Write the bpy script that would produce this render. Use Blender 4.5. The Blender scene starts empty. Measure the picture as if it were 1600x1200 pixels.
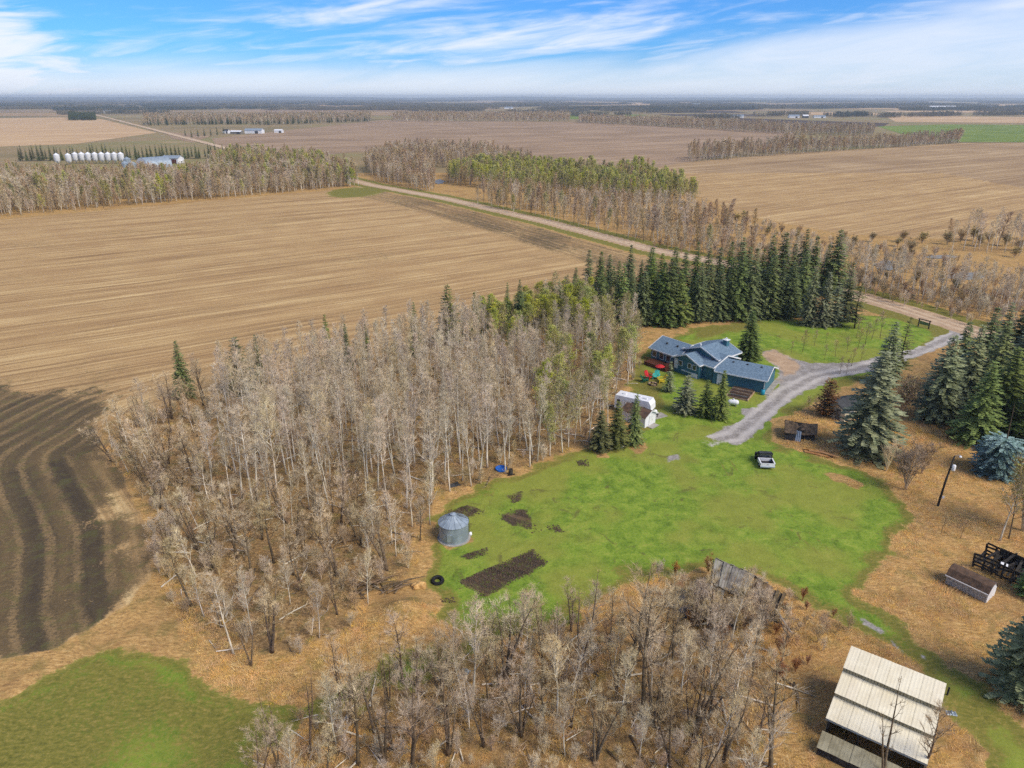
import bpy, bmesh, math, random
import numpy as np
R = math.radians
scene = bpy.context.scene
col = scene.collection
random.seed(7); rng = np.random.default_rng(11)

# ---------------------------------------------------------------- camera
PITCH, FPX, CAM_H = R(22.0), 1110.0, 50.0          # metres, photo pixels (1600 wide)
cam_d = bpy.data.cameras.new('camera'); cam = bpy.data.objects.new('camera', cam_d)
col.objects.link(cam); scene.camera = cam
cam.location = (0, 0, CAM_H); cam.rotation_euler = (R(90) - PITCH, 0, 0)
cam_d.sensor_width = 36; cam_d.lens = 36 * FPX / 1600
cam_d.clip_start = 0.5; cam_d.clip_end = 60000

# ---------------------------------------------------------------- light
SUN_EL, SUN_AZ = R(44), R(125)                     # azimuth clockwise from +Y (view direction): behind, to the right
scene.view_settings.view_transform = 'Standard'
scene.view_settings.look = 'None'
scene.view_settings.exposure = 1.2
scene.view_settings.gamma = 1.0
sun_d = bpy.data.lights.new('sun', 'SUN'); sun = bpy.data.objects.new('sun', sun_d); col.objects.link(sun)
sun_d.energy = 2.05; sun_d.angle = R(36); sun_d.color = (1.0, 0.89, 0.72)
sun.rotation_euler = (R(90) - SUN_EL, 0, math.pi - SUN_AZ)
scene.cycles.use_denoising = False
scene.cycles.max_bounces = 5; scene.cycles.diffuse_bounces = 2; scene.cycles.glossy_bounces = 2
scene.cycles.transparent_max_bounces = 4; scene.cycles.volume_bounces = 0
scene.cycles.use_adaptive_sampling = True; scene.cycles.adaptive_threshold = 0.02

# ---------------------------------------------------------------- node helper
class NT:
    def __init__(s, tree):
        s.t = tree
    def n(s, typ, ins=None, **props):
        nd = s.t.nodes.new(typ)
        for k, v in props.items(): setattr(nd, k, v)
        for k, v in (ins or {}).items():
            if isinstance(v, bpy.types.NodeSocket): s.t.links.new(v, nd.inputs[k])
            else:
                if nd.inputs[k].type == 'RGBA' and len(v) == 3: v = (*v, 1)
                nd.inputs[k].default_value = v
        return nd
    def math(s, op, a, b=0.0, c=None, clamp=False):
        ins = {0: a, 1: b}
        if c is not None: ins[2] = c
        return s.n('ShaderNodeMath', ins, operation=op, use_clamp=clamp).outputs[0]
    def vmath(s, op, a, b=(0, 0, 0)):
        return s.n('ShaderNodeVectorMath', {0: a, 1: b}, operation=op).outputs[0]
    def mix(s, f, a, b, blend='MIX'):
        nd = s.n('ShaderNodeMix', None, data_type='RGBA', blend_type=blend)
        for k, v in ((0, f), (6, a), (7, b)):
            if isinstance(v, bpy.types.NodeSocket): s.t.links.new(v, nd.inputs[k])
            else:
                if k > 0 and len(v) == 3: v = (*v, 1)
                nd.inputs[k].default_value = v
        return nd.outputs[2]
    def noise(s, vec, scale, detail=3.0, rough=0.55, dist=0.0):
        return s.n('ShaderNodeTexNoise', {'Vector': vec, 'Scale': scale, 'Detail': detail, 'Roughness': rough, 'Distortion': dist}).outputs[0]
    def ramp(s, f, stops, interp='LINEAR'):
        nd = s.n('ShaderNodeValToRGB', {0: f}); cr = nd.color_ramp; cr.interpolation = interp
        while len(cr.elements) > 1: cr.elements.remove(cr.elements[0])
        for i, (p, c) in enumerate(stops):
            e = cr.elements[0] if i == 0 else cr.elements.new(p)
            e.position = p; e.color = (*c, 1) if len(c) == 3 else c
        return nd.outputs[0]
    def smooth(s, v, lo, hi):
        return s.n('ShaderNodeMapRange', {0: v, 1: lo, 2: hi, 3: 0.0, 4: 1.0}, interpolation_type='SMOOTHSTEP').outputs[0]
    def scale(s, vec, sc):
        return s.n('ShaderNodeMapping', {'Vector': vec, 'Scale': sc}).outputs[0]

# ---------------------------------------------------------------- world: clear blue spring sky with thin cirrus and a bright veil low down
world = bpy.data.worlds.new('World'); scene.world = world; world.use_nodes = True
wt = world.node_tree; wt.nodes.clear(); W = NT(wt)
sky = W.n('ShaderNodeTexSky', None, sky_type='NISHITA', sun_disc=False, sun_elevation=SUN_EL, sun_rotation=SUN_AZ,
          altitude=700, air_density=1.0, dust_density=0.6, ozone_density=2.5)
gen = W.n('ShaderNodeTexCoord').outputs['Generated']
sep = W.n('ShaderNodeSeparateXYZ', {0: gen}); sx, sy, sz = sep.outputs
blue = W.mix(1.0, sky.outputs[0], (0.155, 0.37, 0.69), 'MULTIPLY')
# coordinates stretched flat so wisps lie level, sheared so they climb to the right
shear = W.math('ADD', W.math('MULTIPLY', sz, 15.0), W.math('MULTIPLY', sx, -1.7))
cvec = W.n('ShaderNodeCombineXYZ', {0: W.math('MULTIPLY', sx, 2.0), 1: W.math('MULTIPLY', sy, 2.0), 2: shear}).outputs[0]
n1 = W.noise(cvec, 1.5, 6, 0.55, 0.5)
n2 = W.noise(cvec, 4.0, 6, 0.6, 0.9)
wisp = W.math('ADD', W.math('MULTIPLY', n1, 0.65), W.math('MULTIPLY', n2, 0.35))
wisp = W.math('MULTIPLY', W.smooth(wisp, 0.45, 0.68), 0.85)
edge = W.math('ADD', sz, W.math('MULTIPLY', W.math('SUBTRACT', n1, 0.5), 0.07))
veil = W.math('MULTIPLY', W.math('SUBTRACT', 1.0, W.smooth(edge, 0.004, 0.060)), 0.80)
# a long sheet of cloud rising to the right, a heap at the far left
sheet = W.math('SUBTRACT', W.math('ADD', edge, 0.012), W.math('MULTIPLY', W.math('MAXIMUM', W.math('SUBTRACT', sx, 0.05), 0.0), 0.19))
sheet = W.math('MULTIPLY', W.math('SUBTRACT', 1.0, W.smooth(sheet, 0.006, 0.044)), W.math('ADD', 0.35, W.math('MULTIPLY', n2, 0.6)))
heap = W.math('MULTIPLY', W.smooth(W.math('ADD', W.math('MULTIPLY', sx, -1.0), W.math('ADD', W.math('MULTIPLY', W.math('SUBTRACT', n2, 0.5), 0.25), W.math('MULTIPLY', sz, -0.9))), 0.42, 0.52), 0.9)
cl = W.math('MAXIMUM', W.math('MAXIMUM', wisp, veil), W.math('MAXIMUM', sheet, heap))
cl = W.math('MULTIPLY', cl, W.smooth(sz, -0.05, -0.002))
cloudcol = W.mix(n2, (4.55, 4.65, 4.85), (3.95, 4.1, 4.6))
skyc = W.mix(cl, blue, cloudcol)
bg = W.n('ShaderNodeBackground', {0: skyc, 1: 0.10})
wo = W.n('ShaderNodeOutputWorld', {0: bg.outputs[0]})

# ---------------------------------------------------------------- survey: photo pixel -> point on the place
def ray(px, py):
    u = (px - 800) / FPX; v = (600 - py) / FPX
    return u, math.cos(PITCH) + math.sin(PITCH) * v, -math.sin(PITCH) + math.cos(PITCH) * v
def at(px, py, z=0.0):
    d = ray(px, py); t = (z - CAM_H) / d[2]
    return np.array([d[0] * t, d[1] * t])
def zat(px, py, Y):
    d = ray(px, py); t = Y / d[1]
    return CAM_H + d[2] * t
def poly(pts, z=0.0): return np.array([at(x, y, z) for x, y in pts])
AR = np.array([-0.555, 0.832]); AC = np.array([0.832, 0.555])      # along / across the range road: everything is surveyed on this grid

def inside(P, poly_):
    x, y = P[:, 0], P[:, 1]; n = len(poly_); c = np.zeros(len(P), bool); j = n - 1
    for i in range(n):
        xi, yi = poly_[i]; xj, yj = poly_[j]
        c ^= ((yi > y) != (yj > y)) & (x < (xj - xi) * (y - yi) / (yj - yi + 1e-12) + xi); j = i
    return c
def segdist(P, pts, closed):
    """distance to a polyline and the arc length of the nearest point"""
    best = np.full(len(P), 1e9); arc = np.zeros(len(P)); s0 = 0.0
    n = len(pts)
    for i in range(n if closed else n - 1):
        a = pts[i]; b = pts[(i + 1) % n]; ab = b - a; L = math.hypot(*ab) + 1e-9
        t = np.clip(((P - a) @ ab) / (L * L), 0, 1)
        d = np.hypot(P[:, 0] - a[0] - t * ab[0], P[:, 1] - a[1] - t * ab[1])
        m = d < best; best[m] = d[m]; arc[m] = s0 + t[m] * L; s0 += L
    return best, arc
def sdf(P, poly_):
    d, _ = segdist(P, poly_, True)
    return np.where(inside(P, poly_), d, -d)
_g = np.random.default_rng(5).random((64, 64))
def vnoise(x, y, s):
    x = np.asarray(x) / s; y = np.asarray(y) / s
    i = np.floor(x).astype(int); j = np.floor(y).astype(int); fx = x - i; fy = y - j
    fx = fx * fx * (3 - 2 * fx); fy = fy * fy * (3 - 2 * fy)
    g = lambda a, b: _g[a % 64, b % 64]
    return (g(i, j) * (1 - fx) + g(i + 1, j) * fx) * (1 - fy) + (g(i, j + 1) * (1 - fx) + g(i + 1, j + 1) * fx) * fy
def sst(v, lo, hi):
    t = np.clip((v - lo) / (hi - lo), 0, 1); return t * t * (3 - 2 * t)

# ---------------------------------------------------------------- object helpers
def tag(o, label=None, cat=None, group=None, kind=None):
    for k, v in (('label', label), ('category', cat), ('group', group), ('kind', kind)):
        if v: o[k] = v
    return o
def empty(name, loc, rz=0.0):
    o = bpy.data.objects.new(name, None); o.location = loc; o.rotation_euler = (0, 0, rz)
    o.empty_display_size = 0.3; col.objects.link(o); return o
def link(name, me, parent=None, loc=None, rot=None):
    o = bpy.data.objects.new(name, me); col.objects.link(o)
    if parent is not None: o.parent = parent
    if loc is not None: o.location = loc
    if rot is not None: o.rotation_euler = rot
    return o
class MB:
    """collects verts/faces of one mesh"""
    def __init__(s): s.v = []; s.f = []; s.mi = []; s.m = 0
    def add(s, vs, fs):
        b = len(s.v); s.v += [tuple(map(float, p)) for p in vs]
        s.f += [tuple(b + i for i in f) for f in fs]; s.mi += [s.m] * len(fs); return s
    def box(s, x0, x1, y0, y1, z0, z1):
        return s.add([(x0, y0, z0), (x1, y0, z0), (x1, y1, z0), (x0, y1, z0), (x0, y0, z1), (x1, y0, z1), (x1, y1, z1), (x0, y1, z1)],
                     [(0, 3, 2, 1), (4, 5, 6, 7), (0, 1, 5, 4), (1, 2, 6, 5), (2, 3, 7, 6), (3, 0, 4, 7)])
    def slab(s, quad, t):
        """a four-cornered plate of thickness t below the quad"""
        q = [np.array(p, float) for p in quad]; n = np.cross(q[1] - q[0], q[3] - q[0]); n = n / np.linalg.norm(n)
        if n[2] < 0: n = -n
        lo = [p - n * t for p in q]
        return s.add(q + lo, [(0, 1, 2, 3), (7, 6, 5, 4), (0, 4, 5, 1), (1, 5, 6, 2), (2, 6, 7, 3), (3, 7, 4, 0)])
    def prism(s, prof, y0, y1, axis='y'):
        """profile of (x,z) swept along y (or of (y,z) swept along x)"""
        n = len(prof)
        if axis == 'y': vs = [(x, y0, z) for x, z in prof] + [(x, y1, z) for x, z in prof]
        else: vs = [(y0, x, z) for x, z in prof] + [(y1, x, z) for x, z in prof]
        return s.add(vs, [tuple(range(n)), tuple(range(2 * n - 1, n - 1, -1))] + [(i, i + n, (i + 1) % n + n, (i + 1) % n) for i in range(n)])
    def tube(s, pts, rad, k=6, cap=True):
        pts = [np.array(p, float) for p in pts]
        rad = [rad] * len(pts) if np.isscalar(rad) else rad
        b = len(s.v); up = np.array([0.13, 0.21, 1.0])
        for i, p in enumerate(pts):
            d = pts[min(i + 1, len(pts) - 1)] - pts[max(i - 1, 0)]; d = d / (np.linalg.norm(d) + 1e-9)
            a = np.cross(d, up if abs(d[2]) < 0.95 else np.array([1.0, 0.1, 0])); a /= np.linalg.norm(a) + 1e-9; c = np.cross(d, a)
            for j in range(k):
                th = 2 * math.pi * j / k; s.v.append(tuple(p + (a * math.cos(th) + c * math.sin(th)) * rad[i]))
        for i in range(len(pts) - 1):
            for j in range(k):
                s.f.append((b + i * k + j, b + i * k + (j + 1) % k, b + (i + 1) * k + (j + 1) % k, b + (i + 1) * k + j)); s.mi.append(s.m)
        if cap:
            s.f.append(tuple(b + j for j in range(k - 1, -1, -1))); s.mi.append(s.m)
            e = b + (len(pts) - 1) * k; s.f.append(tuple(e + j for j in range(k))); s.mi.append(s.m)
        return s
    def lathe(s, prof, k=24, c=(0, 0)):
        b = len(s.v)
        for r, z in prof:
            for j in range(k):
                th = 2 * math.pi * j / k; s.v.append((c[0] + r * math.cos(th), c[1] + r * math.sin(th), z))
        for i in range(len(prof) - 1):
            for j in range(k):
                s.f.append((b + i * k + j, b + i * k + (j + 1) % k, b + (i + 1) * k + (j + 1) % k, b + (i + 1) * k + j)); s.mi.append(s.m)
        return s
    def mesh(s, name, mats, smooth=False):
        me = bpy.data.meshes.new(name); me.from_pydata(s.v, [], s.f)
        for m in (mats if isinstance(mats, (list, tuple)) else [mats]): me.materials.append(m)
        if s.mi and max(s.mi) > 0: me.polygons.foreach_set('material_index', s.mi)
        if smooth: me.polygons.foreach_set('use_smooth', [True] * len(me.polygons))
        me.update(); return me
    def build(s, name, mats, parent=None, smooth=False, loc=None, rot=None):
        return link(name, s.mesh(name, mats, smooth), parent, loc, rot)

# ---------------------------------------------------------------- materials
def lin(r, g, b, k=1.0):
    f = lambda c: ((c / 255 + 0.055) / 1.055) ** 2.4 if c > 10 else c / 255 / 12.92
    return (f(r) * k, f(g) * k, f(b) * k)
MATS = {}
def mat(name, c1, c2=None, scale=1.0, rough=0.8, stretch=(1, 1, 1), metal=0.0, bump=0.0, bscale=None, detail=4, per_object=0.0, spec=0.3, coords='Object', lo=0.35, hi=0.65):
    """two tones mixed by noise, an optional bump, an optional tint that differs from object to object"""
    m = bpy.data.materials.new(name); m.use_nodes = True; t = m.node_tree; t.nodes.clear(); N = NT(t)
    co = N.n('ShaderNodeTexCoord').outputs[coords]
    v = N.scale(co, stretch)
    colr = N.mix(N.smooth(N.noise(v, scale, detail, 0.6), lo, hi), c1, c2 or c1)
    if per_object:
        rnd = N.n('ShaderNodeObjectInfo').outputs['Random']
        hsv = N.n('ShaderNodeHueSaturation', {'Hue': N.math('ADD', 0.5, N.math('MULTIPLY', N.math('SUBTRACT', N.math('FRACT', N.math('MULTIPLY', rnd, 7.31)), 0.5), per_object * 0.08)),
              'Saturation': N.math('ADD', 1.0, N.math('MULTIPLY', N.math('SUBTRACT', N.math('FRACT', N.math('MULTIPLY', rnd, 3.77)), 0.5), per_object * 0.8)),
              'Value': N.math('ADD', 1.0, N.math('MULTIPLY', N.math('SUBTRACT', rnd, 0.5), per_object)), 'Color': colr})
        colr = hsv.outputs[0]
    b = N.n('ShaderNodeBsdfPrincipled', {'Base Color': colr, 'Roughness': rough, 'Metallic': metal, 'Specular IOR Level': spec})
    if bump:
        bn = N.n('ShaderNodeBump', {'Strength': bump, 'Distance': 0.05, 'Height': N.noise(v, bscale or scale * 3, 3)})
        t.links.new(bn.outputs[0], b.inputs['Normal'])
    N.n('ShaderNodeOutputMaterial', {0: b.outputs[0]})
    MATS[name] = m; return m
# ================================================================ TERRAIN
road_px = [(1340, 462), (1200, 425), (1015, 389), (860, 348), (700, 311), (580, 289), (475, 262), (290, 215), (165, 183)]
ROAD = poly(road_px)
ROAD = np.vstack([[[128, 98], [112.5, 138], [105.5, 158], [99.5, 175.0]], ROAD])
WOODS = poly([(160, 700), (240, 648), (320, 622), (600, 552), (900, 484), (985, 520), (1000, 575), (975, 625), (940, 690), (870, 713), (800, 742),
              (690, 778), (668, 830), (640, 895), (575, 945), (560, 1000), (420, 1040), (345, 1042), (280, 965), (245, 900), (228, 800)])
GROVE = poly([(400, 1190), (455, 1120), (560, 1080), (700, 1020), (800, 990), (900, 975), (1040, 985), (1180, 1010), (1250, 1080), (1225, 1150), (1200, 1230), (1100, 1300), (700, 1300), (400, 1290)])
LAWN = poly([(690, 968), (674, 905), (668, 860), (690, 790), (740, 762), (800, 748), (870, 718), (930, 704), (985, 692), (1000, 660), (985, 610), (1000, 570),
             (1020, 540), (1085, 515), (1200, 497), (1290, 503), (1330, 492), (1400, 497), (1478, 516), (1440, 552), (1400, 580), (1330, 598), (1250, 640), (1218, 662),
             (1205, 690), (1250, 706), (1310, 724), (1380, 750), (1416, 790), (1404, 842), (1360, 890), (1340, 925), (1385, 962), (1440, 1000), (1510, 1062),
             (1560, 1105), (1660, 1180), (1640, 1260), (1550, 1200), (1485, 1100), (1440, 1045), (1390, 1003), (1310, 962), (1240, 927), (1180, 902), (1100, 890),
             (1010, 893), (960, 915), (900, 960), (830, 985), (760, 985)])
LAWN2 = poly([(-200, 1110), (0, 1095), (90, 1045), (170, 1020), (260, 1040), (330, 1075), (400, 1100), (520, 1085), (600, 1040), (720, 1000), (760, 1000), (640, 1060), (480, 1130), (400, 1180), (380, 1300), (-200, 1300)])
DRIVE = poly([(1492, 514), (1430, 545), (1330, 566), (1270, 567), (1238, 560), (1207, 547), (1190, 549), (1214, 578), (1216, 600), (1196, 625), (1160, 655), (1118, 678), (1075, 690),
              (1110, 697), (1172, 681), (1200, 655), (1250, 616), (1300, 591), (1400, 572), (1470, 542), (1510, 528)])
DRIVE_C = poly([(1500, 520), (1440, 546), (1335, 578), (1275, 588), (1228, 612), (1185, 650), (1145, 682), (1100, 690)])
TRACK = poly([(1115, 697), (1150, 745), (1215, 800), (1290, 865), (1345, 945), (1420, 1015), (1490, 1075), (1600, 1160)])
APRON = poly([(1232, 556), (1207, 547), (1190, 549), (1214, 580), (1218, 600), (1240, 588), (1262, 572)])
FIELD2 = poly([(985, 268), (1075, 252), (1900, 222), (1900, 352), (1500, 374), (1320, 366), (1180, 340), (1080, 303)])
FIELD = np.vstack([poly([(100, 1010), (200, 947), (236, 905), (240, 870), (222, 800), (190, 740), (160, 702), (152, 672), (180, 652), (250, 635), (320, 615), (600, 545), (900, 478), (960, 440)]),
                   ROAD[5:10] + np.array([-9.0, -5.5]), poly([(548, 294), (300, 316), (0, 343)]), [[-330, 262], [-330, 40], [-80, 40]]])
WEDGE = poly([(-150, 590), (30, 600), (110, 612), (150, 640), (175, 700), (222, 800), (240, 870), (236, 905), (100, 1010), (0, 1060), (-200, 1150)])
MUD = [poly(p) for p in ([(715, 909), (832, 858), (858, 881), (756, 935)], [(778, 803), (800, 793), (824, 796), (832, 815), (850, 830), (830, 834), (812, 818), (785, 812)],
                         [(690, 800), (730, 790), (758, 798), (740, 806), (700, 803)], [(722, 870), (762, 856), (762, 866), (730, 876)], [(852, 822), (872, 820), (882, 832), (864, 832)],
                         [(795, 775), (812, 773), (812, 784), (800, 786)], [(900, 720), (918, 718), (922, 730), (905, 728)], [(686, 938), (710, 934), (712, 942), (692, 942)])]
TAN = [poly(p) for p in ([(1283, 738), (1300, 736), (1352, 757), (1340, 763), (1310, 752)], [(1205, 655), (1245, 648), (1330, 640), (1390, 700), (1330, 722), (1250, 704), (1208, 690)],
                         [(985, 700), (1008, 690), (1012, 702), (995, 708)], [(672, 845), (690, 852), (735, 845), (735, 838), (700, 860)], [(930, 700), (955, 703), (952, 716), (935, 714)])]
OLIVE = [poly(p) for p in ([(1225, 655), (1300, 596), (1400, 575), (1420, 600), (1330, 640), (1250, 660)], [(1000, 570), (1050, 600), (1040, 640), (1010, 645), (985, 610)],
                           [(1085, 515), (1200, 490), (1180, 515), (1085, 530)])]
GREYS = [poly(p) for p in ([(1348, 968), (1378, 984), (1376, 989), (1352, 975)], [(1395, 1002), (1440, 1046), (1434, 1048), (1392, 1008)], [(1440, 1020), (1475, 1052), (1471, 1054), (1436, 1024)], [(1157, 637), (1182, 636), (1178, 650), (1160, 647)], [(1100, 682), (1130, 676), (1180, 676), (1150, 694)], [(1040, 712), (1060, 708), (1062, 718), (1045, 720)], [(1210, 635), (1240, 612), (1244, 620), (1218, 642)])]
MOUND = at(632, 962)

def relief(P):
    z = (vnoise(P[:, 0], P[:, 1], 7.0) - 0.5) * 0.14 + (vnoise(P[:, 0] + 31, P[:, 1], 2.1) - 0.5) * 0.07
    d = np.hypot((P[:, 0] - MOUND[0]) / 3.0, (P[:, 1] - MOUND[1]) / 2.3)
    return z + 1.5 * np.exp(-d * d * 1.2)
def gz(x, y): return float(relief(np.array([[x, y]]))[0])

def classify(P):
    """surface weights of the yard and the fields around it"""
    w = {}
    jit = (vnoise(P[:, 0], P[:, 1], 3.1) - 0.5) * 2.2 + (vnoise(P[:, 0], P[:, 1] + 9, 1.1) - 0.5) * 1.2
    dl = np.maximum(sdf(P, LAWN), sdf(P, LAWN2) * 0.8); w['lawn'] = sst(dl + jit * 1.0, -1.6, 1.4)
    w['olive'] = np.clip(sst(sdf(P, LAWN2) + jit, -1, 3) * (0.35 + 0.6 * vnoise(P[:, 0], P[:, 1], 6.0)), 0, 1)
    w['olive'] = np.maximum(w['olive'], (1 - sst(dl + jit * 1.2, 0.3, 3.2)) * 0.7)
    for o in OLIVE: w['olive'] = np.maximum(w['olive'], sst(sdf(P, o) + jit, -1.5, 2.0) * 0.75)
    w['litter'] = np.maximum(sst(sdf(P, WOODS) + jit, -1.5, 2.5), 0.8 * sst(sdf(P, GROVE) + jit, -2, 3)) * (0.55 + 0.45 * vnoise(P[:, 0], P[:, 1], 5.0))
    df = np.maximum(sdf(P, FIELD), sdf(P, FIELD2)); w['stub'] = sst(df + jit * 0.5, -0.7, 0.7)
    dr, arc = segdist(P, ROAD, False)
    head = 1 - sst(dr, 30, 37)
    wedge = sst(sdf(P, WEDGE) + jit * 2.5 + (vnoise(P[:, 0], P[:, 1], 11.0) - .5) * 9, -8, 7)
    blot = sst(vnoise(P[:, 0] + 50, P[:, 1], 26.0) * 0.75 + vnoise(P[:, 0], P[:, 1], 8.0) * 0.25, 0.62, 0.86)
    w['soil'] = w['stub'] * np.clip(np.maximum(np.maximum(wedge * 0.95, head * (0.35 + 0.3 * vnoise(arc, dr, 14.0))), blot * 0.32), 0, 1)
    w['mud'] = np.zeros(len(P))
    for k, p in enumerate(MUD):
        w['mud'] = np.maximum(w['mud'], sst(sdf(P, p) + jit * (0.2 if k == 0 else 0.8), -0.5, 0.6) * (0.92 if k == 0 else 0.8) * (0.62 + 0.5 * vnoise(P[:, 0] + 7, P[:, 1], 0.9)))
    w['lawn'] *= 1 - 0.0 * w['mud']
    tan = np.zeros(len(P))
    for p in TAN: tan = np.maximum(tan, sst(sdf(P, p) + jit * 0.5, -0.6, 0.6))
    w['lawn'] *= 1 - tan * 0.9; w['olive'] *= 1 - tan
    dd = sdf(P, DRIVE); w['drive'] = sst(dd + jit * 0.55, -0.7, 0.7) * (0.35 + 0.65 * sst(np.hypot(P[:, 0] - at(1085, 692)[0], P[:, 1] - at(1085, 692)[1]) + jit * 2, 2.5, 9))
    for p in GREYS: w['drive'] = np.maximum(w['drive'], sst(sdf(P, p) + jit * 0.5, -0.6, 0.6) * 0.8)
    w['gravel'] = np.maximum(sst(4.3 - dr + jit * 0.15, -0.5, 0.5), 0.75 * sst(sdf(P, APRON) + jit, -1.5, 1.5))
    ditch = sst(dr, 3.5, 4.5) * (1 - sst(dr + jit * 0.6, 8.5, 10.5)); w['lawn'] = np.maximum(w['lawn'], ditch * 0.8); w['olive'] = np.maximum(w['olive'], ditch * 0.85)
    dt, _ = segdist(P, TRACK, False); rut = np.exp(-((dt - 0.85) / 0.33) ** 2) * (0.35 + 0.65 * vnoise(P[:, 0], P[:, 1], 4.0)); w['olive'] = np.maximum(w['olive'], rut * 0.75)
    corner = at(556, 300); dc = np.hypot(P[:, 0] - corner[0], (P[:, 1] - corner[1]) * 0.7)
    w['lawn'] = np.maximum(w['lawn'], (1 - sst(dc + jit * 2, 10, 22)) * 0.85)
    # ploughing direction: along the road on the headland, round the wood in the wedge, straight elsewhere
    dw, aw = segdist(P, WOODS, True)
    row, run = P @ AR, P @ AC
    m = dr < 33; row = np.where(m, dr + 900, row); run = np.where(m, arc, run)
    m = (wedge > 0.5) | (dw < 17); row = np.where(m, dw + 1900, row); run = np.where(m, aw, run)
    dvc, avc = segdist(P, DRIVE_C, False); m = (w['drive'] > 0.02) & (dr > 6); row = np.where(m, dvc + 900, row)
    m = w['mud'] > 0.02; row = np.where(m, P @ np.array([0.5, 0.87]) + 33, row); run = np.where(m, P @ np.array([0.87, -0.5]), run)
    return w, row, run

def nrm2(v): return v / (np.hypot(*v) + 1e-9)
# ---- one ground material that reads the surface weights
def terrain_material():
    m = bpy.data.materials.new('terrain'); m.use_nodes = True; t = m.node_tree; t.nodes.clear(); N = NT(t)
    pos = N.n('ShaderNodeNewGeometry').outputs['Position']
    A = N.n('ShaderNodeAttribute', None, attribute_name='wa'); B = N.n('ShaderNodeAttribute', None, attribute_name='wb')
    C = N.n('ShaderNodeAttribute', None, attribute_name='rows')
    sa = N.n('ShaderNodeSeparateColor', {0: A.outputs['Color']}).outputs; sb = N.n('ShaderNodeSeparateColor', {0: B.outputs['Color']}).outputs
    sc = N.n('ShaderNodeSeparateXYZ', {0: C.outputs['Vector']}).outputs
    lawn, litter, stub, soil = sa[0], sa[1], sa[2], A.outputs['Alpha']
    mud, drive, gravel, olive = sb[0], sb[1], sb[2], B.outputs['Alpha']
    fine = N.noise(pos, 2.6, 5, 0.68); mid = N.noise(pos, 0.55, 4, 0.6, 0.6); big = N.noise(pos, 0.09, 3, 0.5); tiny = N.noise(pos, 9.0, 2, 0.6)
    def w(x, amt=0.55):
        return N.smooth(N.math('ADD', x, N.math('MULTIPLY', N.math('SUBTRACT', N.math('ADD', N.math('MULTIPLY', fine, 0.6), N.math('MULTIPLY', mid, 0.4)), 0.5), amt * 2.2)), 0.3, 0.7)
    # lying dry grass: streaks that swirl with a slow noise
    swirl = N.vmath('ADD', pos, N.vmath('MULTIPLY', N.n('ShaderNodeTexNoise', {'Vector': pos, 'Scale': 0.16, 'Detail': 2.0}).outputs[1], (3.5, 3.5, 0)))
    lay = N.noise(N.scale(swirl, (0.8, 2.2, 1)), 1.5, 5, 0.7, 0.4)
    dry = N.ramp(lay, [(0.28, lin(118, 92, 60)), (0.42, lin(170, 134, 84)), (0.55, lin(200, 160, 100)), (0.74, lin(226, 194, 136))])
    dry = N.mix(N.math('MULTIPLY', N.smooth(fine, 0.53, 0.68), 0.45), dry, lin(112, 86, 56)); dry = N.mix(N.math('MULTIPLY', N.smooth(tiny, 0.52, 0.7), 0.4), dry, lin(218, 188, 134))
    dry = N.mix(N.math('MULTIPLY', N.smooth(mid, 0.45, 0.7), 0.6), dry, lin(126, 116, 66))
    dry = N.mix(N.math('MULTIPLY', N.smooth(big, 0.5, 0.66), 0.45), dry, lin(146, 112, 76))
    lit = N.ramp(fine, [(0.3, lin(92, 74, 52)), (0.48, lin(146, 118, 80)), (0.62, lin(178, 146, 100)), (0.78, lin(206, 178, 128))])
    lit = N.mix(N.math('MULTIPLY', N.smooth(mid, 0.5, 0.68), 0.5), lit, lin(116, 114, 66))
    # stubble in drill rows
    rv = N.n('ShaderNodeCombineXYZ', {0: sc[0], 1: N.math('MULTIPLY', sc[1], 0.02), 2: 0.0}).outputs[0]
    r1 = N.noise(rv, 0.62, 4, 0.6, 0.15); r2 = N.noise(rv, 0.13, 3, 0.5, 0.1); r3 = N.noise(rv, 1.7, 2, 0.5)
    rr = N.math('ADD', N.math('ADD', N.math('MULTIPLY', r1, 0.34), N.math('MULTIPLY', r2, 0.2)), N.math('ADD', N.math('MULTIPLY', fine, 0.18), N.math('MULTIPLY', r3, 0.28)))
    st = N.ramp(rr, [(0.36, lin(120, 96, 68)), (0.45, lin(162, 132, 92)), (0.51, lin(190, 158, 110)), (0.60, lin(218, 190, 138))])
    st = N.mix(N.math('MULTIPLY', N.smooth(big, 0.42, 0.62), 0.25), st, lin(162, 126, 86))
    r4 = N.math('ADD', N.math('ADD', N.math('MULTIPLY', N.noise(rv, 0.21, 3, 0.55, 0.5), 0.5), N.math('MULTIPLY', mid, 0.2)), N.math('ADD', N.math('MULTIPLY', fine, 0.2), N.math('MULTIPLY', r1, 0.1)))
    so = N.ramp(r4, [(0.36, lin(70, 62, 52)), (0.47, lin(94, 82, 62)), (0.55, lin(116, 98, 70)), (0.64, lin(160, 134, 94))])
    wav = N.math('SINE', N.math('ADD', N.math('MULTIPLY', sc[0], 2.1), N.math('ADD', N.math('MULTIPLY', N.noise(pos, 0.05, 3), 5.0), N.math('MULTIPLY', N.noise(rv, 0.3, 3), 4.0))))
    wav = N.math('MULTIPLY', N.smooth(N.math('ADD', wav, N.math('MULTIPLY', N.math('SUBTRACT', N.math('ADD', N.math('MULTIPLY', fine, 0.6), N.math('MULTIPLY', tiny, 0.4)), 0.5), 5.5)), 0.2, 1.3), N.smooth(N.noise(pos, 0.09, 3), 0.3, 0.55))
    so = N.mix(N.math('MULTIPLY', N.smooth(tiny, 0.5, 0.72), 0.35), so, lin(56, 50, 42)); so = N.mix(N.math('MULTIPLY', wav, 0.5), so, lin(178, 148, 104))
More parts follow.
